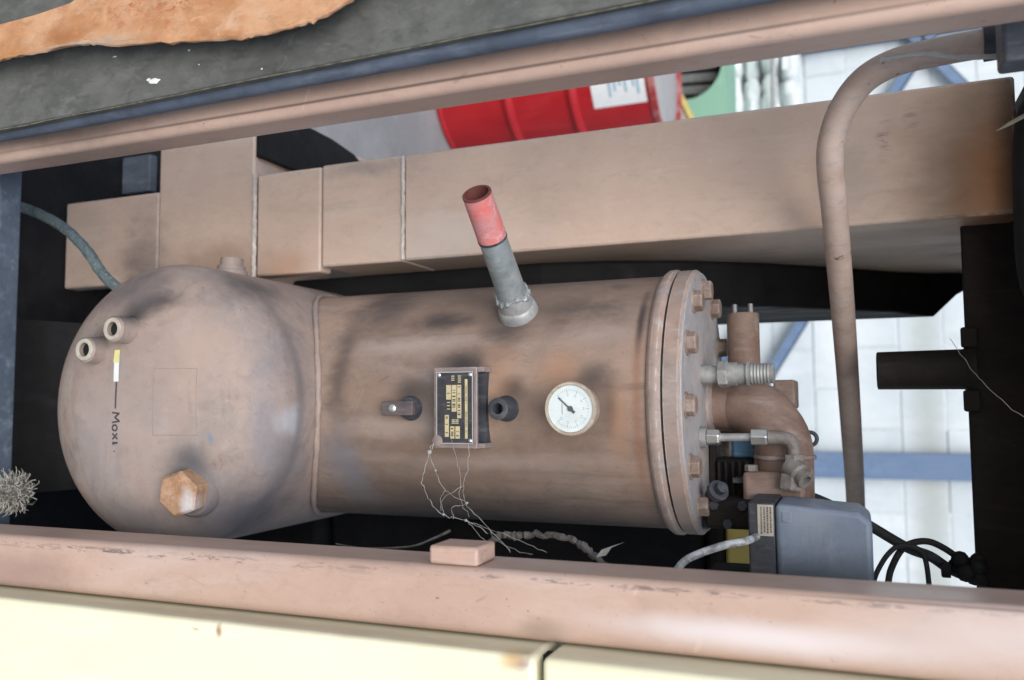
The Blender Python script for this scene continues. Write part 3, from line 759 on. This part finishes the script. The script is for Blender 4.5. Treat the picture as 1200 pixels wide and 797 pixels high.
# sticker tape, marker line and hand lettering on the dome, all strokes lie on the surface
def on_dome(x, z, lift=.0006):
    return Vector((x, dome_y(x, z) - lift, z))
def patch(name, x0, x1, z0, z1, mat, nx=8, nz=2, lift=.0007, dx=0.0):
    bm = bmesh.new()
    g_ = [[bm.verts.new(on_dome(x0 + (x1 - x0) * i / nx, z0 + (z1 - z0) * j / nz + dx * i / nx, lift)) for j in range(nz + 1)] for i in range(nx + 1)]
    for i in range(nx):
        for j in range(nz): bm.faces.new((g_[i][j], g_[i + 1][j], g_[i + 1][j + 1], g_[i][j + 1]))
    return obj(name, bm, mat, sump)
tp_ = patch('tape_strip', -.0725, -.031, .5995, .6085, M_white, dx=.003)
patch('tape_end', -.0725, -.056, .5993, .6088, plain('yellowed_tape', (.66, .62, .26), .6), lift=.0011)
patch('marker_line', -.030, .004, .6065, .6088, M_ink, nz=1)
def ink(path, r=.0011):
    bm = bmesh.new()
    pts = []
    for (x, z), (x2, z2) in zip(path, path[1:]):
        for j in range(4): pts.append(on_dome(x + (x2 - x) * j / 4, z + (z2 - z) * j / 4, .0002))
    pts.append(on_dome(*path[-1], .0002))
    tube(bm, pts, r, 6)
    obj('handwriting', bm, M_ink, sump)
tz, tx = .6025, .0095
ink([(tx, tz), (tx + .001, tz + .012), (tx + .006, tz + .004), (tx + .011, tz + .0125), (tx + .0125, tz)])
ink([(tx + .0195 + .0038 * math.sin(a_), tz + .004 + .0042 * math.cos(a_)) for a_ in [2 * math.pi * k / 10 for k in range(11)]])
ink([(tx + .027, tz + .008), (tx + .034, tz)]); ink([(tx + .034, tz + .008), (tx + .027, tz)])
ink([(tx + .0390, tz + .008), (tx + .0395, tz)], .0014); ink([(tx + .0375, tz + .0005), (tx + .0415, tz + .0005)])
ink([(tx + .0495, tz + .0015), (tx + .0503, tz + .0015)], .0013)
bm = bmesh.new()
cs = [(-.0466, .668), (-.0456, .7278), (.0382, .7300), (.0382, .6684)]
for i in range(4):
    p, q = cs[i], cs[(i + 1) % 4]
    tube(bm, [on_dome(p[0] + (q[0] - p[0]) * j / 12, p[1] + (q[1] - p[1]) * j / 12, -.0001) for j in range(13)], .00045, 5)
obj('sticker_ghost', bm, M_ghost, sump)

# pressure gauge
gx, gz, gy = .0078, 1.1965, .937
ga = obj('pressure_gauge', lathe(bmesh.new(), (gx, gy + .037, gz), (0, -1, 0), [(-.012, .010), (.002, .010), (.004, .024), (.012, .0275), (.034, .0282), (.034, .02)], 48), M_bezel, tk, angle=40)
obj('bezel', lathe(bmesh.new(), (gx, gy, gz), (0, -1, 0), [(-.006, .0285), (-.004, .0308), (.002, .0312), (.0038, .0302), (.0038, .0276), (.0008, .0272), (.0008, .0)], 64, cap=False), M_bezel, ga, angle=30)
obj('dial', lathe(bmesh.new(), (gx, gy - .0012, gz), (0, -1, 0), [(0, .0270), (.0004, .0270), (.0004, 0)], 64), M_dial, ga)
bm = bmesh.new()
def dialbar(bm, ang, r0, r1, w, lift):
    d_ = Vector((math.cos(ang), 0, math.sin(ang))); p_ = Vector((-d_.z, 0, d_.x)) * w / 2
    o_ = Vector((gx, gy - .0016 - lift, gz))
    prism(bm, [o_ + d_ * r0 - p_, o_ + d_ * r1 - p_, o_ + d_ * r1 + p_, o_ + d_ * r0 + p_], (0, -.0002, 0))
for k in range(41):
    ang = R(225 - 270 * k / 40)
    dialbar(bm, ang, .0205 if k % 5 else .0185, .0225, .0004 if k % 5 else .0007, .0)
obj('scale_marks', bm, plain('dial_print', (.30, .36, .36), .6), ga)
bm = bmesh.new()
for k in range(9):
    ang = R(225 - 270 * k / 8)
    c_ = Vector((gx + .0158 * math.cos(ang), gy - .0017, gz + .0158 * math.sin(ang)))
    for dx in (-.0009, .0009):
        prism(bm, [c_ + Vector((dx - .0003, 0, -.0011)), c_ + Vector((dx + .0003, 0, -.0011)), c_ + Vector((dx + .0003, 0, .0011)), c_ + Vector((dx - .0003, 0, .0011))], (0, -.0002, 0))
prism(bm, [(gx - .006, gy - .0017, gz - .0105), (gx + .006, gy - .0017, gz - .0105), (gx + .006, gy - .0017, gz - .0095), (gx - .006, gy - .0017, gz - .0095)], (0, -.0002, 0))
obj('dial_numerals', bm, MATS['dial_print'], ga)
bm = bmesh.new()
dialbar(bm, R(228), -.007, 0, .0032, .0012); dialbar(bm, R(228), 0, .019, .0016, .0012)
lathe(bm, (gx, gy - .0022, gz), (0, -1, 0), [(0, .0032), (.0014, .003), (.0014, 0)], 20)
obj('needle', bm, M_needle, ga, smooth=False)

# socket stud
obj('socket_boss', lathe(bmesh.new(), (.0076, .986, 1.0985), (0, -1, 0), [(0, .0165), (.006, .0160), (.010, .0138), (.032, .0132), (.033, .0120), (.033, .0068), (.008, .0066), (.008, 0)], 32, cap=False), M_dark, tk, angle=40)
# terminal lug
lug = obj('terminal_lug', lathe(bmesh.new(), (.0065, .986, .9645), (0, -1, 0), [(0, .0165), (.006, .0160), (.012, .0140), (.014, .0)], 32), M_dark, tk, angle=40)
obj('lug_plate', boxm((-.0025, .963, .9315), (.0155, .9720, .9765)), aged('lug_brown', (.085, .075, .08), (.12, .09, .09), amt=.3, dust_amt=.5, dust=(.2, .19, .19), scale=50, off=80), lug, bevel=.001)
obj('screw', lathe(bmesh.new(), (.0065, .9632, .9485), (0, -1, 0), [(0, .0056), (.003, .0054), (.0042, .0038), (.0044, 0)], 24), M_steel, lug)

# name plate on its holder
hold = obj('plate_holder', boxm((-.0440, .9475, 1.0105), (.0560, .9525, 1.0695)), aged('holder_paint', (.20, .165, .16), (.27, .21, .19), amt=.5, dust=(.35, .31, .30), dust_amt=.5, scale=30, off=82, edge=(.42, .38, .36), edge_r=.0012), tk, bevel=.0012)
for xa in (-.0440, .0500):
    obj('holder_leg', boxm((xa, .9526, 1.010), (xa + .006, .992, 1.0765)), MATS['holder_paint'], hold, bevel=.001)
obj('gap_shade_block', boxm((-.0379, .966, 1.0105), (.0499, .990, 1.0735)), M_dark, hold, smooth=False)  # dark block added to paint the gap shadow behind the name plate
pl = obj('name_plate', boxm((-.0385, .9455, 1.0150), (.0505, .9474, 1.0655)), M_plate, tk, bevel=.0005)
bm = bmesh.new()
for lo, hi in (((-.0385, .9450, 1.0640), (.0505, .9454, 1.0655)), ((-.0385, .9450, 1.0150), (.0505, .9454, 1.0162)), ((-.0385, .9450, 1.0163), (-.0373, .9454, 1.0639)), ((.0493, .9450, 1.0163), (.0505, .9454, 1.0639))):
    box(bm, lo, hi)
obj('border', bm, plain('plate_border', (.5, .5, .48), .4, .4), pl, smooth=False)
cells = [(-.0290, .0440, 1.0545, 1.0580), (-.0220, .0190, 1.0440, 1.0495), (-.0220, .0110, 1.0365, 1.0430), (-.0220, -.0040, 1.0290, 1.0355),
         (.0150, .0420, 1.0270, 1.0325), (.0290, .0440, 1.0345, 1.0400), (.0290, .0440, 1.0415, 1.0475)]
for x0, x1, z0, z1 in cells:
    ce = obj('print_cell', boxm((x0, .9449, z0), (x1, .9453, z1)), M_cell, pl, smooth=False)
bm = bmesh.new()
rnd = random.Random(5)
for x0, x1, z0, z1 in cells:       # stamped marks inside the cells
    x = x0 + .002
    while x < x1 - .003:
        w_ = rnd.uniform(.0006, .0016)
        if rnd.random() < .65: box(bm, (x, .9446, z0 + .0012), (x + w_, .94485, z1 - .0012))
        x += w_ + .0008
obj('stamped_marks', bm, M_plate, pl, smooth=False)['kind'] = 'stuff'
bm = bmesh.new()
for (xs, z0) in (((-.0335, -.0310, -.0285, -.026), 1.045), ((-.0335, -.031, -.0285), 1.036), ((.0205, .0225, .0245), 1.0415), ((.0205, .0225, .0245), 1.0365), ((-.001, .003, .007), 1.030)):
    for x in xs: box(bm, (x, .9450, z0), (x + .0012, .9453, z0 + .0042))
obj('plate_lettering', bm, M_cell, pl, smooth=False)['kind'] = 'stuff'
for (x, z) in ((-.0345, 1.019), (-.0345, 1.0615), (.0465, 1.0615)):
    obj('rivet', lathe(bmesh.new(), (x, .9452, z), (0, -1, 0), [(0, .0028), (.0010, .0026), (.0018, .0015), (.0020, 0)], 16), M_steel, pl)
obj('old_seal', lathe(bmesh.new(), (.0470, .9500, 1.0165), (0, -1, .0), [(0, .0075), (.005, .007), (.0065, .004), (.007, 0)], 16), MATS['holder_paint'], pl)

hold.location.y += .009
pl.location.y += .009

# ------------------------------------------------------------------ fittings on the lid
ZL = 1.3157
vf = thing('check_valve', 'stepped grey threaded fitting standing on the bolted lid', 'fitting', (-.034, 1.12, ZL))
ft = vf.location
prof = [(0, .0125), (.014, .0125), (.0142, .0110), (.022, .0110), (.0222, .0155), (.045, .0150), (.0452, .0130), (.058, .0130), (.0582, .0165), (.061, .0165), (.0612, .0125)]
for k in range(6): prof += [(.064 + k * .004, .0135), (.066 + k * .004, .0122)]
prof += [(.090, .013), (.091, .011), (.091, 0)]
obj('fitting_body', lathe(bmesh.new(), ft, (.0, -.04, 1), prof, 24), M_zinc, vf, angle=25)
bm = hexhead(bmesh.new(), ft + Vector((0, -.001, .0225)), (.0, -.04, 1), .031, .013, .2)
obj('hex_collar', bm, M_zinc, vf, smooth=False, bevel=.0008)

dp = thing('discharge_pipe', 'tan elbow pipe rising from the lid and bending to the side', 'pipe', (.004, 1.19, ZL))
path = [Vector((.004, 1.19, ZL)), Vector((.004, 1.19, ZL + .030))]
for k in range(1, 13):
    a_ = math.pi / 2 * k / 12
    path.append(Vector((.004 + .068 * (1 - math.cos(a_)), 1.19 - .04 * k / 12, ZL + .030 + .068 * math.sin(a_))))
path += [Vector((.125, 1.145, ZL + .0975))]
obj('elbow', tube(bmesh.new(), path, [.0370] * 8 + [.0355] * (len(path) - 8), 28), M_valve, dp, angle=50)
bm = lathe(bmesh.new(), (.004, 1.19, ZL), (0, 0, 1), [(0, .046), (.004, .045), (.007, .039)], 28); obj('foot_weld', bm, M_weld, dp)
obj('outlet_block', boxm((.088, 1.100, 1.366), (.16, 1.190, 1.440)), M_valve, dp, bevel=.006)
for dz_ in (1.376, 1.430):
    obj('flange_bolt', hexhead(bmesh.new(), (.0878, 1.108, dz_), (-1, 0, 0), .014, .008, .3), M_dirty, dp, smooth=False, bevel=.0006)
obj('weld_ring', tube(bmesh.new(), [Vector((.072, 1.15 + .0362 * math.cos(a_), ZL + .0978 + .0362 * math.sin(a_))) for a_ in [2 * math.pi * k / 28 for k in range(28)]], .0028, 7, closed=True, jitter=.25), M_weld, dp)
obj('lifting_ring', tube(bmesh.new(), [Vector((.050 + .0085 * math.cos(a_), 1.175, 1.4435 + .0085 * math.sin(a_))) for a_ in [2 * math.pi * k / 20 for k in range(20)]], .0026, 8, closed=True), M_dark, dp)

vp = thing('valve_stub', 'tan valve pipe with two end studs behind the grey fitting', 'valve', (-.06, 1.25, ZL))
obj('barrel', lathe(bmesh.new(), (-.124, 1.25, 1.3545), (1, 0, 0), [(0, .0215), (.002, .0225), (.10, .0225), (.12, .0225), (.12, 0)], 28), M_valve, vp, angle=40)
for dz in (-.011, .011):
    obj('stud', lathe(bmesh.new(), (-.1235, 1.25, 1.3545 + dz), (-1, 0, 0), [(0, .0035), (.014, .0034), (.0145, 0)], 12), M_zinc, vp)
obj('body_block', boxm((-.020, 1.235, 1.3158), (.048, 1.30, 1.395)), M_valve, vp, bevel=.004)
obj('cap_plate', boxm((-.028, 1.225, 1.3955), (.012, 1.30, 1.424)), M_valve, vp, bevel=.003)
obj('cap_rim', boxm((.0122, 1.235, 1.3965), (.05, 1.295, 1.418)), M_brown, vp, bevel=.003)

# thin oil return line
ol = thing('oil_line', 'thin grey tube with bright nuts curving over the bolted lid', 'tube', (.046, 1.10, ZL))
oy = 1.10
obj('boss', lathe(bmesh.new(), (.046, oy, ZL), (0, 0, 1), [(0, .0135), (.008, .0135), (.008, 0)], 20), M_zinc, ol, angle=30)
obj('nut', hexhead(bmesh.new(), (.046, oy, ZL + .0085), (0, 0, 1), .018, .016, .3), M_steel, ol, smooth=False, bevel=.001)
obj('thin_tube', tube(bmesh.new(), [(.046, oy, ZL + .0245), (.0455, oy, ZL + .062)], .0052, 14), M_zinc, ol)
obj('nut', hexhead(bmesh.new(), (.0455, oy, ZL + .0625), (0, 0, 1), .019, .020, .1), M_steel, ol, smooth=False, bevel=.001)
obj('elbow', tube(bmesh.new(), smooth_path([(.0455, oy, ZL + .083), (.0455, oy, ZL + .096), (.049, oy, ZL + .108), (.060, oy, ZL + .113), (.075, oy, ZL + .112), (.108, oy - .01, ZL + .106)], 5), .0085, 14), M_dirty, ol)
obj('nut', hexhead(bmesh.new(), (.066, oy, ZL + .1125), (1, 0, 0), .022, .016, .1), M_dirty, ol, smooth=False, bevel=.001)
obj('nut', hexhead(bmesh.new(), (.090, oy - .004, ZL + .1095), (1, -.1, -.1), .026, .020, .1), M_dirty, ol, smooth=False, bevel=.001)
obj('side_port', lathe(bmesh.new(), (.080, oy, ZL + .108), (.45, -.5, .55), [(0, .014), (.018, .014), (.020, .011), (.030, .011), (.030, .006), (.02, .006), (.02, 0)], 20, cap=False), M_dirty, ol, angle=30)

# solenoid with fins and blue plug
sv = thing('solenoid_valve', 'dark finned solenoid with a blue plug between lid and grey box', 'valve', (.10, 1.20, ZL))
obj('blue_plug', boxm((.052, 1.175, 1.345), (.076, 1.20, 1.375)), aged('blue_plug', (.06, .16, .28), scale=50, off=84), sv, bevel=.003)
obj('coil_body', boxm((.0765, 1.16, 1.325), (.150, 1.215, 1.372)), M_black, sv, bevel=.003)
for k in range(5):
    obj('fin', boxm((.080, 1.152, 1.3285 + k * .0088), (.128, 1.1595, 1.332 + k * .0088)), M_brown, sv, smooth=False)
obj('base_block', boxm((.05, 1.16, 1.3158), (.152, 1.215, 1.3248)), M_brown, sv, bevel=.002)
obj('cross_pin', tube(bmesh.new(), [(.131, 1.148, 1.330), (.131, 1.148, 1.372)], .0042, 10), M_zinc, sv)
mb = thing('manifold', 'dark brown valve manifold block beside the lid rim under the thin tube', 'manifold', (.12, 1.13, ZL))
obj('manifold_body', boxm((.060, 1.145, 1.376), (.110, 1.20, 1.405)), M_valve, mb, bevel=.004)
obj('lower_body', boxm((.122, 1.08, 1.322), (.157, 1.145, 1.382)), M_brown, mb, bevel=.004)
obj('foot_bolt', lathe(bmesh.new(), (.150, 1.11, ZL), (0, 0, 1), [(0, .012), (.0062, .012), (.0062, 0)], 16), M_dark, mb)
obj('drain_cock', lathe(bmesh.new(), (.118, 1.085, 1.330), (-.4, -.6, .5), [(0, .009), (.012, .009), (.0125, .013), (.020, .013), (.0205, .007), (.030, .007), (.031, 0)], 18), M_dark, mb, angle=30)
obj('riser', tube(bmesh.new(), [(.050, 1.165, 1.386), (.135, 1.135, 1.388)], .0115, 16), M_valve, mb)
obj('riser_nut', hexhead(bmesh.new(), (.088, 1.152, 1.387), (1, -.35, .02), .030, .016, .2), M_dark, mb, smooth=False, bevel=.001)
obj('clip', boxm((.098, 1.118, 1.352), (.104, 1.150, 1.376)), M_dark, mb, smooth=False)
for x_, z_ in ((.128, 1.334), (.128, 1.368), (.150, 1.350)):
    obj('manifold_bolt', hexhead(bmesh.new(), (x_, 1.0798, z_), (0, -1, 0), .011, .006, .4), M_dark, mb, smooth=False)
# pressure switch box
ps = thing('switch_box', 'blue grey pressure switch box with a black base and a small printed label', 'switch box', (.15, 1.05, 1.39))
bm = bmesh.new()
prism(bm, [(.1150, 1.0, 1.4125), (.1215, 1.0, 1.500), (.131, 1.0, 1.512), (.215, 1.0, 1.512), (.215, 1.0, 1.4125)], (0, .10, 0))
obj('cover', bm, M_box, ps, bevel=.006, seg=3, angle=50)
obj('base', boxm((.1145, 1.003, 1.383), (.213, 1.102, 1.412)), M_dark, ps, bevel=.002)
lb = obj('rating_label', boxm((.1165, 1.0020, 1.3935), (.151, 1.0028, 1.4105)), aged('old_label', (.46, .42, .34), (.40, .36, .30), scale=60, off=86), ps, smooth=False)
bm = bmesh.new()
for k in range(4):
    z = 1.3965 + k * .0034; x = .119
    while x < .147:
        w_ = rnd.uniform(.0008, .0025)
        box(bm, (x, 1.0016, z), (x + w_, 1.00195, z + .0017)); x += w_ + .0008
obj('label_print', bm, M_ink, lb, smooth=False)
obj('embossed_mark', boxm((.1235, .9990, 1.420), (.1345, 1.0004, 1.430)), M_box, ps, bevel=.0004)
obj('support_arm', boxm((.20, 1.05, 1.33), (.235, 1.10, 1.382)), M_black, ps, bevel=.003)

# striped wire at the rail
bm = tube(bmesh.new(), smooth_path([(.205, .95, 1.300), (.177, .945, 1.318), (.165, .945, 1.337), (.1555, .95, 1.363), (.1515, .96, 1.384), (.152, 1.0, 1.392)], 6), .0042, 10)
wr = obj('striped_wire', bm, aged('wire_white', (.50, .52, .54), (.12, .12, .13), scale=70, off=88, amt=.5), smooth=True)
tag(wr, 'white and black flecked wire curving from the rail to the switch box', 'wire')

# ------------------------------------------------------------------ bent pipe across the duct
bp = thing('bent_pipe', 'tan bent tube crossing in front of the box duct', 'pipe', (-.36, 1.0, 1.5))
pp = [(-.372, .985, 1.722), (-.3715, .99, 1.66), (-.371, .995, 1.60), (-.368, 1.0, 1.555), (-.355, 1.005, 1.522), (-.330, 1.013, 1.499), (-.300, 1.023, 1.486), (-.270, 1.036, 1.482), (-.22, 1.085, 1.4845), (-.10, 1.235, 1.489), (.05, 1.42, 1.4925), (.185, 1.60, 1.494), (.36, 1.62, 1.49)]
obj('tube', tube(bmesh.new(), smooth_path(pp, 8), .0152, 24), M_pipe, bp)
obj('clamp', tube(bmesh.new(), [(-.3715, .992, 1.637), (-.3715, .991, 1.650)], .0190, 24), M_dark, bp)
# string at the top of the pipe
bm = tube(bmesh.new(), smooth_path([(-.352, .945, 1.535), (-.353, .945, 1.558), (-.350, .945, 1.585), (-.344, .945, 1.603), (-.338, .94, 1.633), (-.334, .935, 1.662), (-.335, .93, 1.70)], 8), .0024, 8, jitter=.3)
tag(obj('dusty_string', bm, M_web), 'dusty grey string looped over the bend of the tan tube', 'string')
# black hose beside the duct end
bm = tube(bmesh.new(), smooth_path([(-.345, 1.06, 1.7235), (-.325, 1.06, 1.700), (-.29, 1.06, 1.688), (-.2, 1.06, 1.684), (-.12, 1.06, 1.688), (-.05, 1.07, 1.723)], 8), .017, 16)
tag(obj('roof_hose', bm, M_black), 'black rubber hose running under the roof past the rusty duct end', 'hose')
bm = bmesh.new()
a1 = [(-.279, 1.0, 1.646), (-.285, 1.0, 1.658), (-.300, .998, 1.690)]
vs = []
for (x, y, z), w_ in zip(a1, (.0003, .0022, .0028)):
    vs.append((bm.verts.new((x - w_, y, z)), bm.verts.new((x, y - .002, z)), bm.verts.new((x + w_, y, z)), bm.verts.new((x, y + .001, z))))
for p, q in zip(vs, vs[1:]):
    for k in range(4): bm.faces.new((p[k], p[(k + 1) % 4], q[(k + 1) % 4], q[k]))
bm.faces.new(vs[0]); bm.faces.new(vs[-1][::-1])
tag(obj('dry_stalk', bm, aged('dry_leaf', (.34, .30, .21), scale=60, off=90)), 'dry straw stalk sticking out by the rusty duct end', 'stalk')

# ------------------------------------------------------------------ cables and hoses
cb = obj('power_cable', tube(bmesh.new(), smooth_path([(.128, 1.16, 1.43), (.127, 1.2, 1.441), (.150, 1.2, 1.492), (.185, 1.2, 1.551), (.196, 1.2, 1.580), (.211, 1.2, 1.603), (.225, 1.2, 1.64)], 8), .0065, 12), M_rubber)
tag(cb, 'thick black cable slanting behind the grey switch box', 'cable')
bm = tube(bmesh.new(), smooth_path([(.235, 1.19, 1.512), (.217, 1.19, 1.518), (.195, 1.19, 1.531), (.183, 1.19, 1.546), (.186, 1.19, 1.566), (.200, 1.19, 1.574), (.235, 1.19, 1.577)], 8), .0032, 10)
tag(obj('looped_wire', bm, M_rubber), 'small black wire loop next to the switch box cover', 'wire')
bm = tube(bmesh.new(), smooth_path([(.240, 1.21, 1.530), (.216, 1.21, 1.535), (.188, 1.21, 1.551), (.179, 1.21, 1.576), (.188, 1.21, 1.599), (.205, 1.215, 1.618), (.23, 1.22, 1.64)], 8), .0042, 10)
tag(obj('looped_cable', bm, M_rubber), 'black cable arching in a wide loop towards the cross beam', 'cable')
jb = thing('cable_gland', 'lumpy black cable gland cluster by the cross beam', 'gland', (.21, 1.2, 1.63))
rnd = random.Random(9)
bm = bmesh.new()
for k in range(9):
    bmesh.ops.create_icosphere(bm, subdivisions=2, radius=rnd.uniform(.008, .014), matrix=Matrix.Translation((.205 + rnd.uniform(-.012, .016), 1.19 + rnd.uniform(-.01, .01), 1.618 + rnd.uniform(-.012, .016))))
obj('gland_body', bm, M_black, jb)
obj('gland_nut', hexhead(bmesh.new(), (.21, 1.19, 1.601), (0, 0, -1), .017, .010), M_black, jb, smooth=False)

hs2 = obj('braided_hose', tube(bmesh.new(), smooth_path([(-.36, 1.02, .1465), (-.34, 1.01, .19), (-.317, 1.0, .258), (-.288, 1.0, .317), (-.250, 1.0, .365), (-.212, 1.0, .399), (-.188, 1.01, .42), (-.16, 1.05, .45)], 8), .0085, 14, jitter=.06), M_hose)
tag(hs2, 'grey green braided hose curving past the bulging tank end', 'hose')

# frayed rope end
rk = thing('frayed_rope', 'frayed off white rope end poking out beside the grey sill', 'rope', (.121, .85, .39))
bm = bmesh.new()
rnd = random.Random(11)
base_p = Vector((.121, .862, .380))
for k in range(900):
    d_ = Vector((rnd.gauss(0, .6), rnd.gauss(-.35, .5), rnd.gauss(.9, .5))).normalized()
    l_ = rnd.uniform(.018, .052)
    p1 = base_p + d_ * l_ * .55 + Vector((rnd.uniform(-.004, .004), rnd.uniform(-.004, .004), 0))
    p2 = base_p + d_ * l_ * .8 + Vector((rnd.uniform(-.01, .01), rnd.uniform(-.008, .008), rnd.uniform(-.01, .008)))
    clump = .7 + .5 * math.sin(k * .37) * math.sin(k * .11)
    l_ *= clump
    root = base_p + Vector((0, 0, .022)) + Vector((rnd.gauss(0, 1), rnd.gauss(-.6, .8), rnd.gauss(0, 1))).normalized() * .019
    sw = Vector((rnd.gauss(0, 1), rnd.gauss(-.3, .6), rnd.gauss(.2, 1))).normalized()
    out_ = (root - base_p - Vector((0, 0, .022))).normalized()
    tube(bm, [root, root + out_ * .002 + sw * l_ * .16, root + out_ * .0035 + sw * l_ * .30, root + out_ * .002 + sw * l_ * .42 + Vector((0, -.001, -.002))], [.0009, .0008, .0006, .0003], 4)
obj('fibres', bm, M_rope, rk)
bm = bmesh.new()
bmesh.ops.create_icosphere(bm, subdivisions=3, radius=.022, matrix=Matrix.Translation(base_p + Vector((0, -.001, .024))))
for v in bm.verts: v.co += Vector((rnd.uniform(-.003, .003), rnd.uniform(-.003, .003), rnd.uniform(-.003, .003)))
obj('knot', bm, M_webd, rk)
obj('strand', tube(bmesh.new(), [(.121, .8625, .374), (.121, .862, .395)], .007, 10), M_rope, rk)

# cobwebs, dusty loop, twig, leaf
cw = thing('cobweb', 'dusty cobweb strands stretching from the name plate to the rail', 'cobweb', (.1, .9, 1.05))
strands = [
    [(.050, .945, 1.016), (.060, .938, 1.014), (.081, .925, 1.029), (.102, .905, 1.052), (.113, .885, 1.089)],
    [(.050, .948, 1.062), (.075, .93, 1.070), (.096, .905, 1.075), (.113, .883, 1.089), (.135, .855, 1.128), (.156, .838, 1.161)],
    [(.050, .94, 1.018), (.085, .91, 1.02), (.098, .90, 1.025), (.114, .88, 1.046), (.125, .87, 1.067), (.129, .862, 1.098), (.140, .85, 1.13)],
    [(.045, .945, 1.040), (.070, .92, 1.06), (.086, .905, 1.072), (.109, .885, 1.080), (.125, .868, 1.10)],
    [(.102, .905, 1.052), (.109, .883, 1.057), (.125, .87, 1.067)], [(.096, .905, 1.075), (.108, .885, 1.060), (.122, .872, 1.062)],
    [(.113, .883, 1.089), (.118, .875, 1.075), (.127, .865, 1.082)], [(.129, .862, 1.098), (.145, .855, 1.120), (.158, .838, 1.14)],
    [(.129, .862, 1.098), (.143, .86, 1.15), (.155, .84, 1.20)], [(.135, .855, 1.128), (.150, .85, 1.145), (.157, .838, 1.185)]]
for i, s in enumerate(strands):
    pts = smooth_path(s, 7)
    pts = [p + Vector((random.gauss(0, .0006), random.gauss(0, .0006), random.gauss(0, .0006))) for p in pts]
    w = .00034 if i < 3 else .00022
    obj('strand', tube(bmesh.new(), pts, [w * random.uniform(.6, 1.5) for _ in pts], 5), M_web, cw)
for p, r_ in (((.060, .938, 1.014), .0028), ((.081, .925, 1.029), .0014), ((.125, .87, 1.067), .0016), ((.113, .885, 1.089), .0014), ((.129, .862, 1.098), .0016)):
    bm = bmesh.new(); bmesh.ops.create_icosphere(bm, subdivisions=2, radius=r_, matrix=Matrix.Translation(p))
    obj('dust_clump', bm, M_web, cw)
pts = smooth_path([(.170, .87, 1.112), (.150, .88, 1.124), (.146, .88, 1.140), (.1455, .88, 1.155), (.1425, .88, 1.185), (.146, .88, 1.214), (.157, .88, 1.233), (.175, .88, 1.255)], 8)
pts = [p + Vector((random.gauss(0, .0008), random.gauss(0, .0008), random.gauss(0, .0008))) for p in pts]
tag(obj('dusty_cable', tube(bmesh.new(), pts, [.0034 * random.uniform(.75, 1.3) for _ in pts], 9, jitter=.18), M_webd), 'cable loop furred with grey dust between the tank and the tan rail', 'cable')
bm = prism(bmesh.new(), [(.160, .862, 1.246), (.152, .862, 1.252), (.1425, .858, 1.277), (.149, .860, 1.263), (.158, .864, 1.256)], (0, .0008, 0))
tag(obj('dry_leaf', bm, aged('leaf_grey', (.30, .30, .28), scale=60, off=92), smooth=False), 'pointed dry grey leaf stuck at the rail by the dusty cable', 'leaf')
tw = smooth_path([(-.075, 1.19, 1.612), (-.045, 1.18, 1.628), (-.02, 1.15, 1.640), (.012, 1.11, 1.665), (.03, 1.09, 1.69)], 6)
tag(obj('web_thread', tube(bmesh.new(), [p + Vector((random.gauss(0, .0006), 0, random.gauss(0, .0006))) for p in tw], .0004, 5), M_web), 'single pale cobweb thread strung across the sooty cross beam', 'cobweb')
bm = tube(bmesh.new(), smooth_path([(.1575, .832, .95), (.161, .836, .986), (.157, .84, 1.04), (.148, .845, 1.066), (.139, .85, 1.085)], 6), [.0006 + .0012 * i / 24 for i in range(25)], 6)
tag(obj('dry_twig', bm, M_webd), 'thin dry twig lying along the rail next to the tan stop', 'twig')
